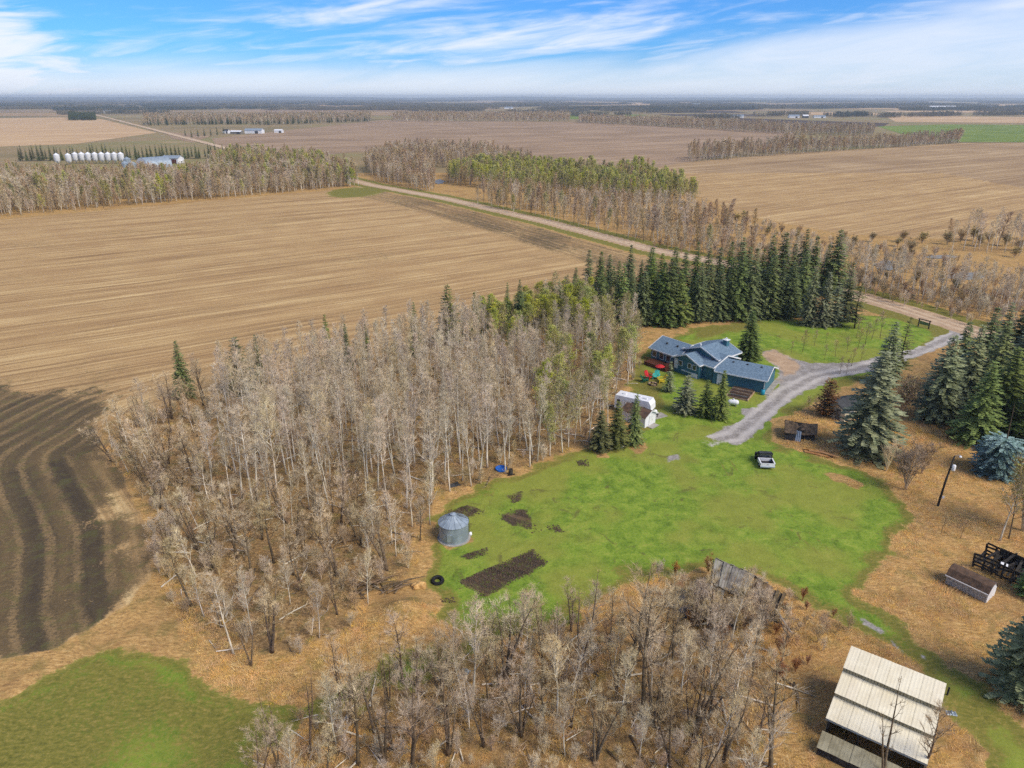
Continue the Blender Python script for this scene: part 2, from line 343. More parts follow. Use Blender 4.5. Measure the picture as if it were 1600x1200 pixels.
    so = N.mix(N.math('MULTIPLY', N.smooth(mid, 0.5, 0.66), 0.5), so, lin(92, 94, 56))
    # mown grass
    gr = N.ramp(N.math('ADD', N.math('MULTIPLY', mid, 0.55), N.math('MULTIPLY', fine, 0.45)), [(0.34, lin(86, 110, 38)), (0.45, lin(112, 140, 48)), (0.55, lin(136, 160, 58)), (0.66, lin(166, 172, 80))])
    gr = N.mix(N.math('MULTIPLY', N.smooth(big, 0.44, 0.6), 0.6), gr, lin(150, 148, 68))
    gr = N.mix(N.math('MULTIPLY', N.smooth(tiny, 0.48, 0.72), 0.35), gr, lin(74, 88, 34)); gr = N.mix(N.math('MULTIPLY', N.smooth(fine, 0.54, 0.7), 0.4), gr, lin(86, 104, 40)); gr = N.mix(N.math('MULTIPLY', N.smooth(N.noise(pos, 4.3, 3, 0.6), 0.56, 0.7), 0.3), gr, lin(176, 168, 96))
    gr = N.mix(N.math('MULTIPLY', N.smooth(N.noise(pos, 0.33, 5, 0.7, 1.2), 0.58, 0.68), 0.6), gr, lin(96, 86, 56))
    ol = N.ramp(N.math('ADD', N.math('MULTIPLY', lay, 0.5), N.math('MULTIPLY', fine, 0.5)), [(0.35, lin(92, 94, 44)), (0.52, lin(128, 124, 58)), (0.68, lin(168, 146, 84))])
    mu = N.ramp(rr, [(0.4, lin(50, 44, 38)), (0.52, lin(82, 70, 58)), (0.6, lin(118, 98, 74)), (0.68, lin(152, 126, 92))])
    dv = N.ramp(N.math('ADD', N.math('MULTIPLY', mid, 0.5), N.math('MULTIPLY', fine, 0.5)), [(0.35, lin(126, 120, 112)), (0.5, lin(158, 152, 146)), (0.66, lin(196, 190, 184))])
    gv = N.ramp(N.math('ADD', N.math('MULTIPLY', mid, 0.5), N.math('MULTIPLY', tiny, 0.5)), [(0.35, lin(158, 132, 106)), (0.5, lin(188, 160, 130)), (0.66, lin(208, 184, 154))])
    c = N.mix(w(litter, 0.4), dry, lit)
    c = N.mix(w(stub, 0.3), c, st); c = N.mix(w(soil, 0.95), c, so)
    c = N.mix(w(lawn, 0.75), c, gr); c = N.mix(N.math('MULTIPLY', w(olive, 0.6), w(lawn, 0.75)), c, ol)
    trk = N.math('SUBTRACT', N.math('ABSOLUTE', N.math('SUBTRACT', sc[0], 901.25)), N.math('MULTIPLY', mid, 0.5))
    trk = N.math('SUBTRACT', 1.0, N.smooth(trk, -0.1, 0.75))
    dv = N.mix(N.math('MULTIPLY', trk, 0.5), dv, lin(214, 208, 200)); gv = N.mix(N.math('MULTIPLY', trk, 0.45), gv, lin(224, 204, 174))
    c = N.mix(w(mud, 0.75), c, mu); c = N.mix(w(drive, 0.6), c, dv); c = N.mix(w(gravel, 0.4), c, gv)
    c = N.mix(1.0, c, (0.82, 0.82, 0.82), 'MULTIPLY')
    h = N.math('ADD', N.math('MULTIPLY', fine, 0.5), N.math('ADD', N.math('MULTIPLY', rr, N.math('MULTIPLY', stub, 2.2)), N.math('MULTIPLY', N.math('MULTIPLY', lay, N.math('SUBTRACT', 1.0, lawn)), 1.3)))
    bn = N.n('ShaderNodeBump', {'Strength': 0.55, 'Distance': 0.22, 'Height': h})
    b = N.n('ShaderNodeBsdfPrincipled', {'Base Color': c, 'Roughness': 0.95, 'Specular IOR Level': 0.12, 'Normal': bn.outputs[0]})
    N.n('ShaderNodeOutputMaterial', {0: b.outputs[0]})
    return m
M_TERR = terrain_material()

def terrain_grid(x0, x1, y0, y1, step, hole=None):
    nx = int(round((x1 - x0) / step)) + 1; ny = int(round((y1 - y0) / step)) + 1
    X, Y = np.meshgrid(x0 + np.arange(nx) * step, y0 + np.arange(ny) * step)
    P = np.stack([X.ravel(), Y.ravel()], 1); Z = relief(P)
    w, row, run = classify(P)
    i, j = np.meshgrid(np.arange(nx - 1), np.arange(ny - 1)); i = i.ravel(); j = j.ravel()
    a = j * nx + i; Q = np.stack([a, a + 1, a + nx + 1, a + nx], 1)
    cen = P[Q].mean(1)
    if hole is not None:
        keep = ~((cen[:, 0] > hole[0]) & (cen[:, 0] < hole[1]) & (cen[:, 1] > hole[2]) & (cen[:, 1] < hole[3])); Q = Q[keep]
    qa = {k: v[Q].mean(1) for k, v in w.items()}
    cls = np.zeros(len(Q), int)                                          # 0 rough ground
    cls[qa['stub'] > 0.5] = 1; cls[(qa['lawn'] > 0.5)] = 2; cls[qa['drive'] > 0.5] = 3
    cls[(qa['gravel'] > 0.5)] = 4; 
    dr, _ = segdist(P[Q].mean(1), ROAD, False); cls[(cls == 4) & (dr > 8)] = 3
    return P, Z, w, row, run, Q, cls
TERR = []
for spec in ((-96.0, 116.8, 28.0, 186.4, 0.4, None), (-336.0, 304.0, 28.0, 524.0, 1.6, (-96, 116.8, 28, 186.4))):
    TERR.append(terrain_grid(*spec))
names = [('ground', 'rough ground of tan dry grass and leaf litter round the yard'), ('field', 'ploughed stubble field with golden rows and dark soil beside the grove'),
         ('lawn', 'green mown lawn of the yard with bare muddy patches'), ('driveway', 'grey gravel driveway curving from the road past the garage'),
         ('road', 'tan gravel road running behind the spruce row')]
for k, (nm, lb) in enumerate(names):
    vs, fs, wa, wb, rw, off = [], [], [], [], [], 0
    for P, Z, w, row, run, Q, cls in TERR:
        q = Q[cls == k]
        if len(q) == 0: continue
        used, inv = np.unique(q, return_inverse=True); inv = inv.reshape(q.shape)
        vs.append(np.column_stack([P[used], Z[used]])); fs.append(inv + off); off += len(used)
        wa.append(np.column_stack([w['lawn'], w['litter'], w['stub'], w['soil']])[used]); wb.append(np.column_stack([w['mud'], w['drive'], w['gravel'], w['olive']])[used])
        rw.append(np.column_stack([row, run, run * 0])[used])
    V = np.vstack(vs); F = np.vstack(fs); me = bpy.data.meshes.new(nm)
    me.vertices.add(len(V)); me.vertices.foreach_set('co', V.astype(np.float32).ravel())
    me.loops.add(F.size); me.loops.foreach_set('vertex_index', F.astype(np.int32).ravel())
    me.polygons.add(len(F)); me.polygons.foreach_set('loop_start', np.arange(0, F.size, 4, dtype=np.int32))
    me.update(calc_edges=True); me.polygons.foreach_set('use_smooth', np.ones(len(F), bool))
    for an, data in (('wa', wa), ('wb', wb)):
        at_ = me.attributes.new(an, 'FLOAT_COLOR', 'POINT'); at_.data.foreach_set('color', np.vstack(data).astype(np.float32).ravel())
    at_ = me.attributes.new('rows', 'FLOAT_VECTOR', 'POINT'); at_.data.foreach_set('vector', np.vstack(rw).astype(np.float32).ravel())
    me.materials.append(M_TERR); tag(link(nm, me), lb, nm if nm != 'ground' else 'ground', kind='structure')
del TERR

# ---- the plain beyond: one sheet to the horizon, the far sections laid on it
m = bpy.data.materials.new('plain'); m.use_nodes = True; m.node_tree.nodes.clear(); N = NT(m.node_tree)
pos = N.n('ShaderNodeNewGeometry').outputs['Position']
v = N.scale(pos, (1, 1, 1))
c = N.ramp(N.noise(v, 0.004, 4, 0.6), [(0.35, lin(120, 112, 76)), (0.5, lin(156, 136, 100)), (0.62, lin(136, 132, 84)), (0.7, lin(176, 152, 114))])
c = N.mix(N.math('MULTIPLY', N.noise(v, 0.12, 4, 0.7), 0.6), c, lin(96, 82, 56))
b = N.n('ShaderNodeBsdfPrincipled', {'Base Color': c, 'Roughness': 0.95, 'Specular IOR Level': 0.1}); N.n('ShaderNodeOutputMaterial', {0: b.outputs[0]})
mb = MB(); k = 96
rings = [(0.0, -0.5), (600, -0.5), (2500, -0.5), (9000, -0.5), (26000, -0.5)]
mb.lathe(rings[1:], k); mb.f.append(tuple(range(k - 1, -1, -1))); mb.mi.append(0)
me = mb.mesh('plain', m); tag(link('plain', me), 'wide farmland plain reaching to the horizon', 'land', kind='structure')

def field_material(name, c1, c2, c3, rs=0.35):
    m = bpy.data.materials.new(name); m.use_nodes = True; m.node_tree.nodes.clear(); N = NT(m.node_tree)
    pos = N.n('ShaderNodeNewGeometry').outputs['Position']
    sp = N.n('ShaderNodeSeparateXYZ', {0: pos}).outputs
    row = N.math('ADD', N.math('MULTIPLY', sp[0], float(AR[0])), N.math('MULTIPLY', sp[1], float(AR[1])))
    run = N.math('ADD', N.math('MULTIPLY', sp[0], float(AC[0])), N.math('MULTIPLY', sp[1], float(AC[1])))
    rv = N.n('ShaderNodeCombineXYZ', {0: row, 1: N.math('MULTIPLY', run, 0.03), 2: 0.0}).outputs[0]
    rr = N.math('ADD', N.math('MULTIPLY', N.noise(rv, rs, 3, 0.6, 0.2), 0.45), N.math('ADD', N.math('MULTIPLY', N.noise(rv, rs * 0.2, 3, 0.5), 0.3), N.math('MULTIPLY', N.noise(pos, 0.8, 4, 0.6), 0.25)))
    c = N.ramp(rr, [(0.38, c1), (0.5, c2), (0.62, c3)])
    c = N.mix(N.math('MULTIPLY', N.smooth(N.noise(pos, 0.012, 3, 0.55), 0.45, 0.65), 0.45), c, c1)
    c = N.mix(1.0, c, (0.8, 0.8, 0.8), 'MULTIPLY')
    b = N.n('ShaderNodeBsdfPrincipled', {'Base Color': c, 'Roughness': 0.95, 'Specular IOR Level': 0.1}); N.n('ShaderNodeOutputMaterial', {0: b.outputs[0]})
    return m
FM = dict(brown=field_material('field_brown', lin(134, 112, 88), lin(166, 140, 112), lin(194, 168, 136)),
          tan=field_material('field_tan', lin(140, 114, 84), lin(174, 146, 108), lin(204, 178, 138)),
          pale=field_material('field_pale', lin(184, 150, 112), lin(206, 174, 132), lin(222, 194, 152), 0.12),
          green=field_material('field_green', lin(96, 120, 50), lin(122, 142, 58), lin(150, 160, 78)),
          dark=field_material('field_dark', lin(72, 60, 52), lin(92, 78, 66), lin(112, 96, 80)),
          marsh=field_material('marsh_grass', lin(150, 112, 66), lin(190, 148, 92), lin(216, 178, 118), 0.6))
zf = [-0.42]
def far_field(pts, m, label):
    zf[0] += 0.006
    P = poly(pts); mb = MB(); mb.add([(x, y, zf[0]) for x, y in P], [tuple(range(len(P)))])
    o = mb.build('field', FM[m]); o.data.polygons[0].flip() if o.data.polygons[0].normal.z < 0 else None
    tag(o, label, 'field', kind='structure')
far_field([(330, 216), (600, 187), (905, 190), (1240, 206), (1240, 222), (1075, 252), (985, 268), (870, 262), (560, 236), (420, 250), (350, 240)], 'brown', 'wide pinkish brown stubble field behind the swampy wood')
far_field([(985, 268), (1075, 252), (1240, 238), (1500, 223), (1620, 222), (1900, 230), (1900, 380), (1500, 380), (1320, 372), (1180, 345), (1080, 303)], 'tan', 'tan stubble field beyond the marsh')
far_field([(1370, 197), (1480, 194), (1650, 195), (1700, 222), (1500, 221), (1420, 212)], 'green', 'bright green field beyond the tree row')
far_field([(-200, 186), (120, 183), (160, 186), (245, 207), (120, 224), (-200, 236)], 'pale', 'pale striped stubble field past the white grain bins')
far_field([(1150, 184), (1390, 192), (1380, 197), (1260, 200), (1130, 192)], 'dark', 'dark ploughed field in front of the green one')
far_field([(1380, 180), (1700, 184), (1700, 193), (1400, 190)], 'pale', 'pale straw field past the dark ploughed strip')
far_field([(-200, 285), (105, 283), (60, 299), (-200, 306)], 'dark', 'dark soil strip behind the tree row')
far_field([(255, 205), (330, 212), (300, 222), (270, 216)], 'brown', 'brown field corner beside the range road')
far_field([(885, 177), (1010, 179), (1000, 184), (890, 186)], 'green', 'thin green strip among the far shelterbelts')
far_field([(1100, 300), (1320, 370), (1700, 378), (1700, 470), (1330, 430), (1140, 350)], 'marsh', 'golden reed marsh between the road and the tan field')
rf = random.Random(3)
rows_far = [(158, 6000), (161, 0), (165, 0), (169, 0), (173, 0), (178, 0)]
spots = [(488, 742, 162.5, 167), (750, 905, 158, 161), (960, 1030, 160, 167), (1140, 1240, 161, 168), (1030, 1140, 172, 176), (1240, 1360, 175, 179), (380, 560, 171, 176),
         (0, 130, 176, 181), (1400, 1600, 168, 172), (880, 960, 168, 172), (300, 440, 160, 163), (640, 760, 168, 171), (1050, 1180, 178, 181), (1290, 1420, 160, 163), (0, 220, 160, 163), (560, 640, 176, 180)]
kinds = ['pale', 'tan', 'pale', 'brown', 'dark', 'pale', 'brown', 'tan', 'pale', 'tan', 'brown', 'tan', 'dark', 'tan', 'brown', 'tan']
for (x0, x1, y0, y1), kd in zip(spots, kinds):
    far_field([(x0 - 20, y0), (x1, y0 + 0.4), (x1 + 30, y1 + 0.6), (x0, y1)], kd, 'thin far-off %s field strip between the horizon woods' % {'pale': 'straw', 'tan': 'tan', 'brown': 'brown', 'dark': 'dark'}[kd])

for k in range(46):
    y0 = 155.2 + rf.random() ** 1.5 * 20; x0 = rf.uniform(-60, 1560); dy = .35 + (y0 - 153) * .12 * rf.uniform(.5, 1); wx = rf.uniform(60, 220)
    kd = rf.choice(['pale', 'tan', 'pale', 'green', 'tan', 'brown']); far_field([(x0 - wx * .1, y0), (x0 + wx, y0 + .2), (x0 + wx * 1.1, y0 + dy + .3), (x0, y0 + dy)], kd, 'thin %s strip of farmland near the skyline' % {'pale': 'straw pale', 'tan': 'tan', 'brown': 'brown', 'green': 'green'}[kd])
# the range road running on to the skyline
n_ = nrm2(ROAD[-1] - ROAD[-3]); far_pts = [np.array([-105.0, 478.0]), ROAD[-3], ROAD[-2], ROAD[-1], ROAD[-1] + n_ * 2500]
mb = MB()
for i, p_ in enumerate(far_pts):
    d_ = nrm2(far_pts[min(i + 1, 4)] - far_pts[max(i - 1, 0)]); s_ = np.array([-d_[1], d_[0]]) * 4.6
    mb.v += [(*(p_ - s_), -.12), (*(p_ + s_), -.12)]
for i in range(4): mb.f.append((2 * i, 2 * i + 2, 2 * i + 3, 2 * i + 1)); mb.mi.append(0)
o = mb.build('road', mat('far_gravel', lin(206, 182, 150, .85), lin(190, 164, 132, .85), .05, .95))
if o.data.polygons[0].normal.z < 0: o.data.flip_normals()
tag(o, 'straight tan range road running away past the white bins', 'road', kind='structure')
# ---- marsh ponds
m = bpy.data.materials.new('pond_water'); m.use_nodes = True; m.node_tree.nodes.clear(); N = NT(m.node_tree)
pos = N.n('ShaderNodeNewGeometry').outputs['Position']
bn = N.n('ShaderNodeBump', {'Strength': 0.12, 'Distance': 0.05, 'Height': N.noise(pos, 1.5, 3)})
b = N.n('ShaderNodeBsdfPrincipled', {'Base Color': lin(128, 126, 116), 'Roughness': 0.45, 'Specular IOR Level': 0.25, 'Normal': bn.outputs[0]}); N.n('ShaderNodeOutputMaterial', {0: b.outputs[0]})
M_WATER = m
for cx, cy, rx, ry, lb in [(686, 284, 8, 4, 'narrow pond shining among bare trees beyond the road'), (1387, 415, 22, 8, 'bright marsh pond behind the white aspen trunks'),
                           (1510, 432, 30, 7, 'blue marsh pool beside the golden reeds'), (1470, 402, 26, 3, 'thin marsh channel in the reeds')]:
    mb = MB(); n = 22; r_ = random.Random(cx)
    vs = [at(cx + rx * math.cos(2 * math.pi * i / n) * r_.uniform(.7, 1.15), cy + ry * math.sin(2 * math.pi * i / n) * r_.uniform(.7, 1.15)) for i in range(n)]
    mb.add([(x, y, 0.14) for x, y in vs], [tuple(range(n))]); o = mb.build('pond', M_WATER)
    if o.data.polygons[0].normal.z < 0: o.data.flip_normals()
    tag(o, lb, 'pond', kind='structure')
# ---- low wooded rise on the skyline
mb = MB(); n = 240
for i in range(n + 1):
    th = R(35 + 110 * i / n); d = 15500
    h = 22 + 34 * float(vnoise(i * 1.0, 3, 17)) + 12 * float(vnoise(i * 1.0, 9, 5)); 
    for rr_, z in ((d - 900, -1), (d - 250, h * .8), (d, h), (d + 700, -1)): mb.v.append((rr_ * math.cos(th), rr_ * math.sin(th), z))
for i in range(n):
    for j in range(3):
        a = i * 4 + j; mb.f.append((a, a + 4, a + 5, a + 1)); mb.mi.append(0)
tag(mb.build('hills', mat('far_wood', lin(74, 84, 72), lin(100, 106, 90), 0.004, 0.95, coords='Object'), smooth=True), 'low blue wooded rise along the skyline', 'hills', kind='structure')
# ================================================================ TREES
M_BARK_PALE = mat('bark_aspen', lin(226, 218, 200, .95), lin(160, 148, 126, .95), 1.4, 0.9, (1, 1, .5), bump=.3, per_object=.35)
M_BARK_DARK = mat('bark_poplar', lin(126, 108, 86, .9), lin(84, 72, 56, .9), 2.0, 0.95, bump=.4, per_object=.3)
M_TWIG_PALE = mat('twig_aspen', lin(210, 194, 168), lin(172, 154, 126), .5, 0.9, per_object=.35)
M_TWIG_TAN = mat('twig_poplar', lin(216, 198, 162), lin(178, 156, 122), .5, 0.9, per_object=.35)
M_TWIG_BROWN = mat('twig_willow', lin(190, 166, 130), lin(154, 130, 98), .5, 0.9, per_object=.4)
M_TWIG_RUST = mat('twig_rust', lin(188, 140, 92, .9), lin(146, 108, 70, .9), .5, 0.9, per_object=.3)
M_LEAF_LIME = mat('leaf_lime', lin(190, 192, 78, .85), lin(152, 160, 58, .85), .6, 0.7, per_object=.35)
M_LEAF_OLIVE = mat('leaf_olive', lin(168, 162, 90, .8), lin(134, 130, 70, .8), .6, 0.7, per_object=.35)
M_BARK_SPRUCE = mat('bark_spruce', lin(92, 78, 62, .8), lin(60, 50, 40, .8), 2.0, 0.95)
M_NEEDLE_GREEN = mat('needle_green', lin(132, 144, 80), lin(88, 102, 54), .7, 0.75, per_object=.35, spec=.2)
M_NEEDLE_BLUE = mat('needle_blue', lin(150, 156, 116), lin(102, 112, 78), .8, 0.75, per_object=.25, spec=.2)
M_NEEDLE_SILVER = mat('needle_silver', lin(150, 176, 170, .9), lin(96, 126, 118, .9), .8, 0.75, per_object=.1, spec=.2)
M_NEEDLE_DARK = mat('needle_dark', lin(120, 134, 80), lin(80, 94, 54), .7, 0.75, per_object=.35, spec=.2)
M_NEEDLE_OLIVE = mat('needle_olive', lin(122, 124, 74), lin(82, 88, 50), .7, 0.75, per_object=.3, spec=.2)

def nrm(v): return v / (np.linalg.norm(v) + 1e-9)
class Fol:
    """thin triangles and quads gathered as arrays"""
    def __init__(s): s.v = []; s.f = []
    def tri(s, p, d, w):
        a = np.cross(d, np.array([random.uniform(-1, 1), random.uniform(-1, 1), random.uniform(-1, 1)])); a = nrm(a) * w
        b = len(s.v); s.v += [tuple(p - a), tuple(p + a), tuple(p + d)]; s.f.append((b, b + 1, b + 2))
    def kite(s, p, d, side, w):
        b = len(s.v); s.v += [tuple(p), tuple(p + d * .45 + side * w), tuple(p + d), tuple(p + d * .45 - side * w)]; s.f.append((b, b + 1, b + 2, b + 3))

def bare_tree(seed, h, r0, start, spread, nb, twl, wig, mats, leaves=0, leafmat=None, nstem=1, rise=0.9, tw=0.011, ntw=13, leafsize=.16):
    """trunk mesh, crown mesh"""
    random.seed(seed); U = random.uniform
    tr = MB(); cr = MB(); fo = Fol(); lf = Fol()
    for s_ in range(nstem):
        az = U(0, 6.28); ln = U(.02, .06) if nstem == 1 else U(.12, .3)
        hh = h * (1 if s_ == 0 else U(.65, .95)); n = 9; path = []; x = y = 0.0
        vx, vy = math.cos(az) * ln, math.sin(az) * ln
        for i in range(n):
            t = i / (n - 1); path.append(np.array([x, y, hh * t - .25 * (i == 0)]))
            vx += U(-wig, wig); vy += U(-wig, wig); x += vx * hh / n; y += vy * hh / n
        rs = [max(r0 * (1 - i / (n - 1)) ** .85 * (1.25 if i == 0 else 1), .018) for i in range(n)]
        tr.tube(path, rs, 6)
        def at_t(t):
            k = min(t, .999) * (n - 1); i = int(k); return path[i] * (1 - k + i) + path[i + 1] * (k - i), rs[i] * (1 - k + i) + rs[i + 1] * (k - i)
        nbr = max(4, nb // nstem)
        for k in range(nbr):
            t = start + (1 - start) * ((k + U(0, 1)) / nbr) ** .85; p0, rt = at_t(t)
            az = k * 2.4 + U(-.5, .5); q = (t - start) / (1 - start)
            L = spread * (0.45 + 0.75 * math.sin(math.pi * min(1, .25 + q * .8))) * U(.6, 1.2) * (1 - .35 * q)
            d = nrm(np.array([math.cos(az), math.sin(az), rise * U(.5, 1.4)])); pts = [p0]; dd = d.copy()
            for i in range(4):
                dd = nrm(dd + np.array([U(-.25, .25), U(-.25, .25), U(-.05, .3)])); pts.append(pts[-1] + dd * L / 4)
            rb = min(rt * .6, .07); cr.m = 0; cr.tube(pts, [rb, rb * .75, rb * .5, rb * .32, .008], 3, False)
            for j in range(5):
                u_ = U(.25, .98) * 4; i = min(int(u_), 3); ps = pts[i] * (1 - u_ + i) + pts[i + 1] * (u_ - i)
                sd = nrm(pts[i + 1] - pts[i] + np.array([U(-1, 1), U(-1, 1), U(-.25, .8)]) * L / 4 * 1.2); SL = L * U(.25, .5)
                e1 = ps + sd * SL * .5; e2 = e1 + nrm(sd + np.array([U(-.4, .4), U(-.4, .4), U(-.1, .4)])) * SL * .5
                cr.tube([ps, e1, e2], [rb * .35 + .006, rb * .22 + .004, .005], 3, False)
                for q_ in range(ntw):
                    b_ = U(0.1, 1); pt = ps * (1 - b_) + e2 * b_ if b_ < .8 else e2
                    td = nrm(sd + np.array([U(-1, 1), U(-1, 1), U(-.5, 1.1)])) * twl * U(.5, 1.3)
                    fo.tri(pt, td, tw * U(.6, 1.3))
                    if U(0, 1) < .35: fo.tri(pt + td * .5, nrm(td + np.array([U(-1, 1), U(-1, 1), U(-.5, 1)]) * twl) * twl * .6, tw * .8)
                    if leaves:
                        for _ in range(leaves):
                            lp = pt + td * U(.2, 1.1) + np.array([U(-.2, .2), U(-.2, .2), U(-.2, .2)])
                            dl = nrm(np.array([U(-1, 1), U(-1, 1), U(-1, .6)])); lf.kite(lp, dl * leafsize * U(.7, 1.4), nrm(np.cross(dl, np.array([U(-1, 1), U(-1, 1), 1]))), leafsize * .4)
    cr.m = 1; cr.add(fo.v, fo.f)
    ms = [mats[0], mats[1]]
    if leaves: cr.m = 2; cr.add(lf.v, lf.f); ms.append(leafmat)
    return tr.mesh('trunk', mats[0], True), cr.mesh('crown', ms)

def spruce(seed, h, rad, m, z0=.06, levels=None, droop=.35, dens=1.0, top=1.0, sparse=1.0, pw=.8, size=1.0):
    random.seed(seed); U = random.uniform
    tr = MB(); tr.tube([(0, 0, -.3), (U(-.03, .03) * h, 0, h * .5), (0, U(-.02, .02) * h, h * .97)], [h * .011 + .04, h * .007 + .02, .015], 6)
    fo = Fol(); n = levels or int(h / .46)
    for k in range(n):
        t = z0 + (1 - z0) * (k + U(-.3, .3)) / n
        if t > top: break
        t = min(max(t, z0), .995)
        Rz = rad * (1 - t) ** pw * (1 if t > .12 else .8) + .12
        nb = int((6 + 5 * (1 - t)) * dens + U(0, 1.5))
        for b in range(nb):
            if U(0, 1) > sparse: continue
            az = 6.283 * (b + U(-.35, .35)) / nb + k * 1.1; L = Rz * U(.68, 1.18)
            ca, sa = math.cos(az), math.sin(az); side = np.array([-sa, ca, 0.0]); zc = t * h + U(-.15, .15)
            ns = max(2, int(L / (.27 * size)))
            for i in range(ns):
                q = (i + .6) / ns; r = L * q
                zz = zc + L * (.16 * q - droop * q * q * 1.25 + .25 * droop * q ** 4)
                p = np.array([ca * r, sa * r, zz]); fwd = np.array([ca, sa, .1 - droop * 1.3 * q + .5 * q ** 3])
                wl = (.62 - .34 * q) * min(1, .35 + L / 3) * U(.8, 1.25) * size + .07
                for sg in (-1, 1):
                    d = nrm(fwd * .75 + side * sg * U(.55, 1.0) + np.array([0, 0, U(-.32, .1)])) * wl
                    fo.kite(p, d, nrm(np.cross(d, np.array([U(-.4, .4), U(-.4, .4), 1]))), .15 * size + .09 * wl)
                if i % 2 == 0:
                    d = nrm(fwd + np.array([U(-.3, .3), U(-.3, .3), U(-.5, .25)])) * wl * .8; fo.kite(p, d, side, .19 * size)
            d = np.array([ca, sa, .25]) * .3 * size; fo.kite(np.array([ca * L, sa * L, zz]), d, side, .13 * size)
    if top >= 1: fo.kite(np.array([0, 0, h * .94]), np.array([0.03, 0, h * .06]), np.array([1, 0, 0]), .07); fo.kite(np.array([0, 0, h * .94]), np.array([0.0, .03, h * .06]), np.array([0, 1, 0]), .07)
    cr = MB(); cr.add(fo.v, fo.f)
    return tr.mesh('trunk', M_BARK_SPRUCE, True), cr.mesh('crown', m)

AS = [bare_tree(100 + i, 12.5, .125, .36 + .05 * (i % 4), 1.6 + .25 * (i % 3), 24, .6, .035, (M_BARK_PALE, M_TWIG_PALE)) for i in range(5)]
AS += [bare_tree(120 + i, 11, .12, .3, 2.3, 28, .62, .06, (M_BARK_PALE, M_TWIG_TAN)) for i in range(2)]
PO = [bare_tree(140 + i, 11.5, .19, .26 + .04 * i, 2.7 + .3 * (i % 3), 22, .62, .075, (M_BARK_DARK, M_TWIG_TAN), nstem=1 + i % 3, ntw=12) for i in range(5)]
SNAG = [bare_tree(160 + i, 12, .17, .4, 1.5, 12, .4, .08, (M_BARK_DARK, M_TWIG_BROWN), nstem=2, ntw=2) for i in range(2)]
LIME = [bare_tree(170 + i, 10, .12, .3, 2.4, 26, .5, .05, (M_BARK_PALE, M_TWIG_TAN), leaves=3, leafmat=M_LEAF_LIME, ntw=8, leafsize=.17) for i in range(2)]
OLV = [bare_tree(180 + i, 11, .12, .35, 2.1, 26, .5, .05, (M_BARK_PALE, M_TWIG_TAN), leaves=1, leafmat=M_LEAF_OLIVE, ntw=7, leafsize=.17) for i in range(2)]
BUSH = [bare_tree(190 + i, 2.6, .025, .15, 1.0, 24, .5, .12, ((M_TWIG_BROWN, M_TWIG_BROWN), (M_TWIG_TAN, M_TWIG_TAN), (M_TWIG_PALE, M_TWIG_PALE))[i], nstem=7, ntw=4, tw=.010, rise=1.5) for i in range(3)]
RUST = [bare_tree(200 + i, 2.6, .03, .15, .8, 40, .5, .1, (M_TWIG_RUST, M_TWIG_RUST), nstem=9, ntw=5, tw=.016, rise=2.2) for i in range(1)]
WILLOW = [bare_tree(210 + i, 4.5, .05, .12, 1.5, 60, .6, .1, (M_TWIG_BROWN, M_TWIG_BROWN), nstem=9, ntw=6, tw=.018, rise=1.5, leaves=i, leafmat=M_LEAF_OLIVE, leafsize=.12) for i in range(2)]
SAPL = [bare_tree(220 + i, 3.6, .05, .35, 1.0, 15, .35, .06, (M_BARK_DARK, M_TWIG_BROWN), ntw=3, tw=.013, rise=1.3) for i in range(2)]
SP = [spruce(300 + i, 16, (3.2, 2.7, 3.7)[i], M_NEEDLE_DARK, droop=(.4, .3, .5)[i], z0=(.06, .14, .04)[i], sparse=(1, .86, .92)[i], pw=(.8, .7, .95)[i]) for i in range(3)]
SPG = [spruce(310 + i, 14, 3.3, M_NEEDLE_GREEN, droop=.35 + .12 * i, sparse=1 - .1 * i, pw=.8 + .12 * i) for i in range(2)]
SPB = [spruce(320 + i, 15, 4.0, M_NEEDLE_BLUE, z0=.03, droop=.3, size=1.15) for i in range(2)]
SPS = [spruce(330 + i, 8, 2.6, M_NEEDLE_GREEN if i else M_NEEDLE_BLUE, z0=.03, droop=.25, size=.85) for i in range(2)]
SPO = [spruce(340, 9, 2.5, M_NEEDLE_OLIVE, z0=.04, droop=.3)]
SILV = spruce(350, 13, 4.2, M_NEEDLE_SILVER, z0=.02, droop=.28, top=.5, pw=.5, size=1.0, dens=1.7, levels=44)
LARCH = spruce(360, 11, 2.4, M_NEEDLE_OLIVE, z0=.15, droop=.1, sparse=.45, size=.8)
CEDAR = spruce(370, 6, 1.6, mat('needle_rust', lin(140, 96, 56, .9), lin(100, 84, 44, .9), .5, .8), z0=.04, droop=-.25, pw=.6)
DEFH = {id(p[0]): h for ps, h in ((AS[:5], 12.5), (AS[5:], 11), (PO, 11.5), (SNAG, 12), (LIME, 10), (OLV, 11), (BUSH, 2.6), (RUST, 2.6), (WILLOW, 4.5), (SAPL, 3.6), (SP, 16), (SPG, 14), (SPB, 15), (SPS, 8), (SPO, 9), ([SILV], 13), ([LARCH], 11), ([CEDAR], 6)) for p in ps}
USED = {}
def plant(proto, x, y, height, name, label, cat='tree', group=None, rz=None, wide=1.0, lean=(0, 0), z=None):
    s = height / DEFH[id(proto[0])]
    r = empty(name, (x, y, gz(x, y) - .03 if z is None else z), random.uniform(0, 6.28) if rz is None else rz)
    r.scale = (s * wide, s * wide, s); r.rotation_euler[0], r.rotation_euler[1] = lean
    tag(r, label, cat, group)
    link('trunk', proto[0], r); link('crown', proto[1], r)
    return r
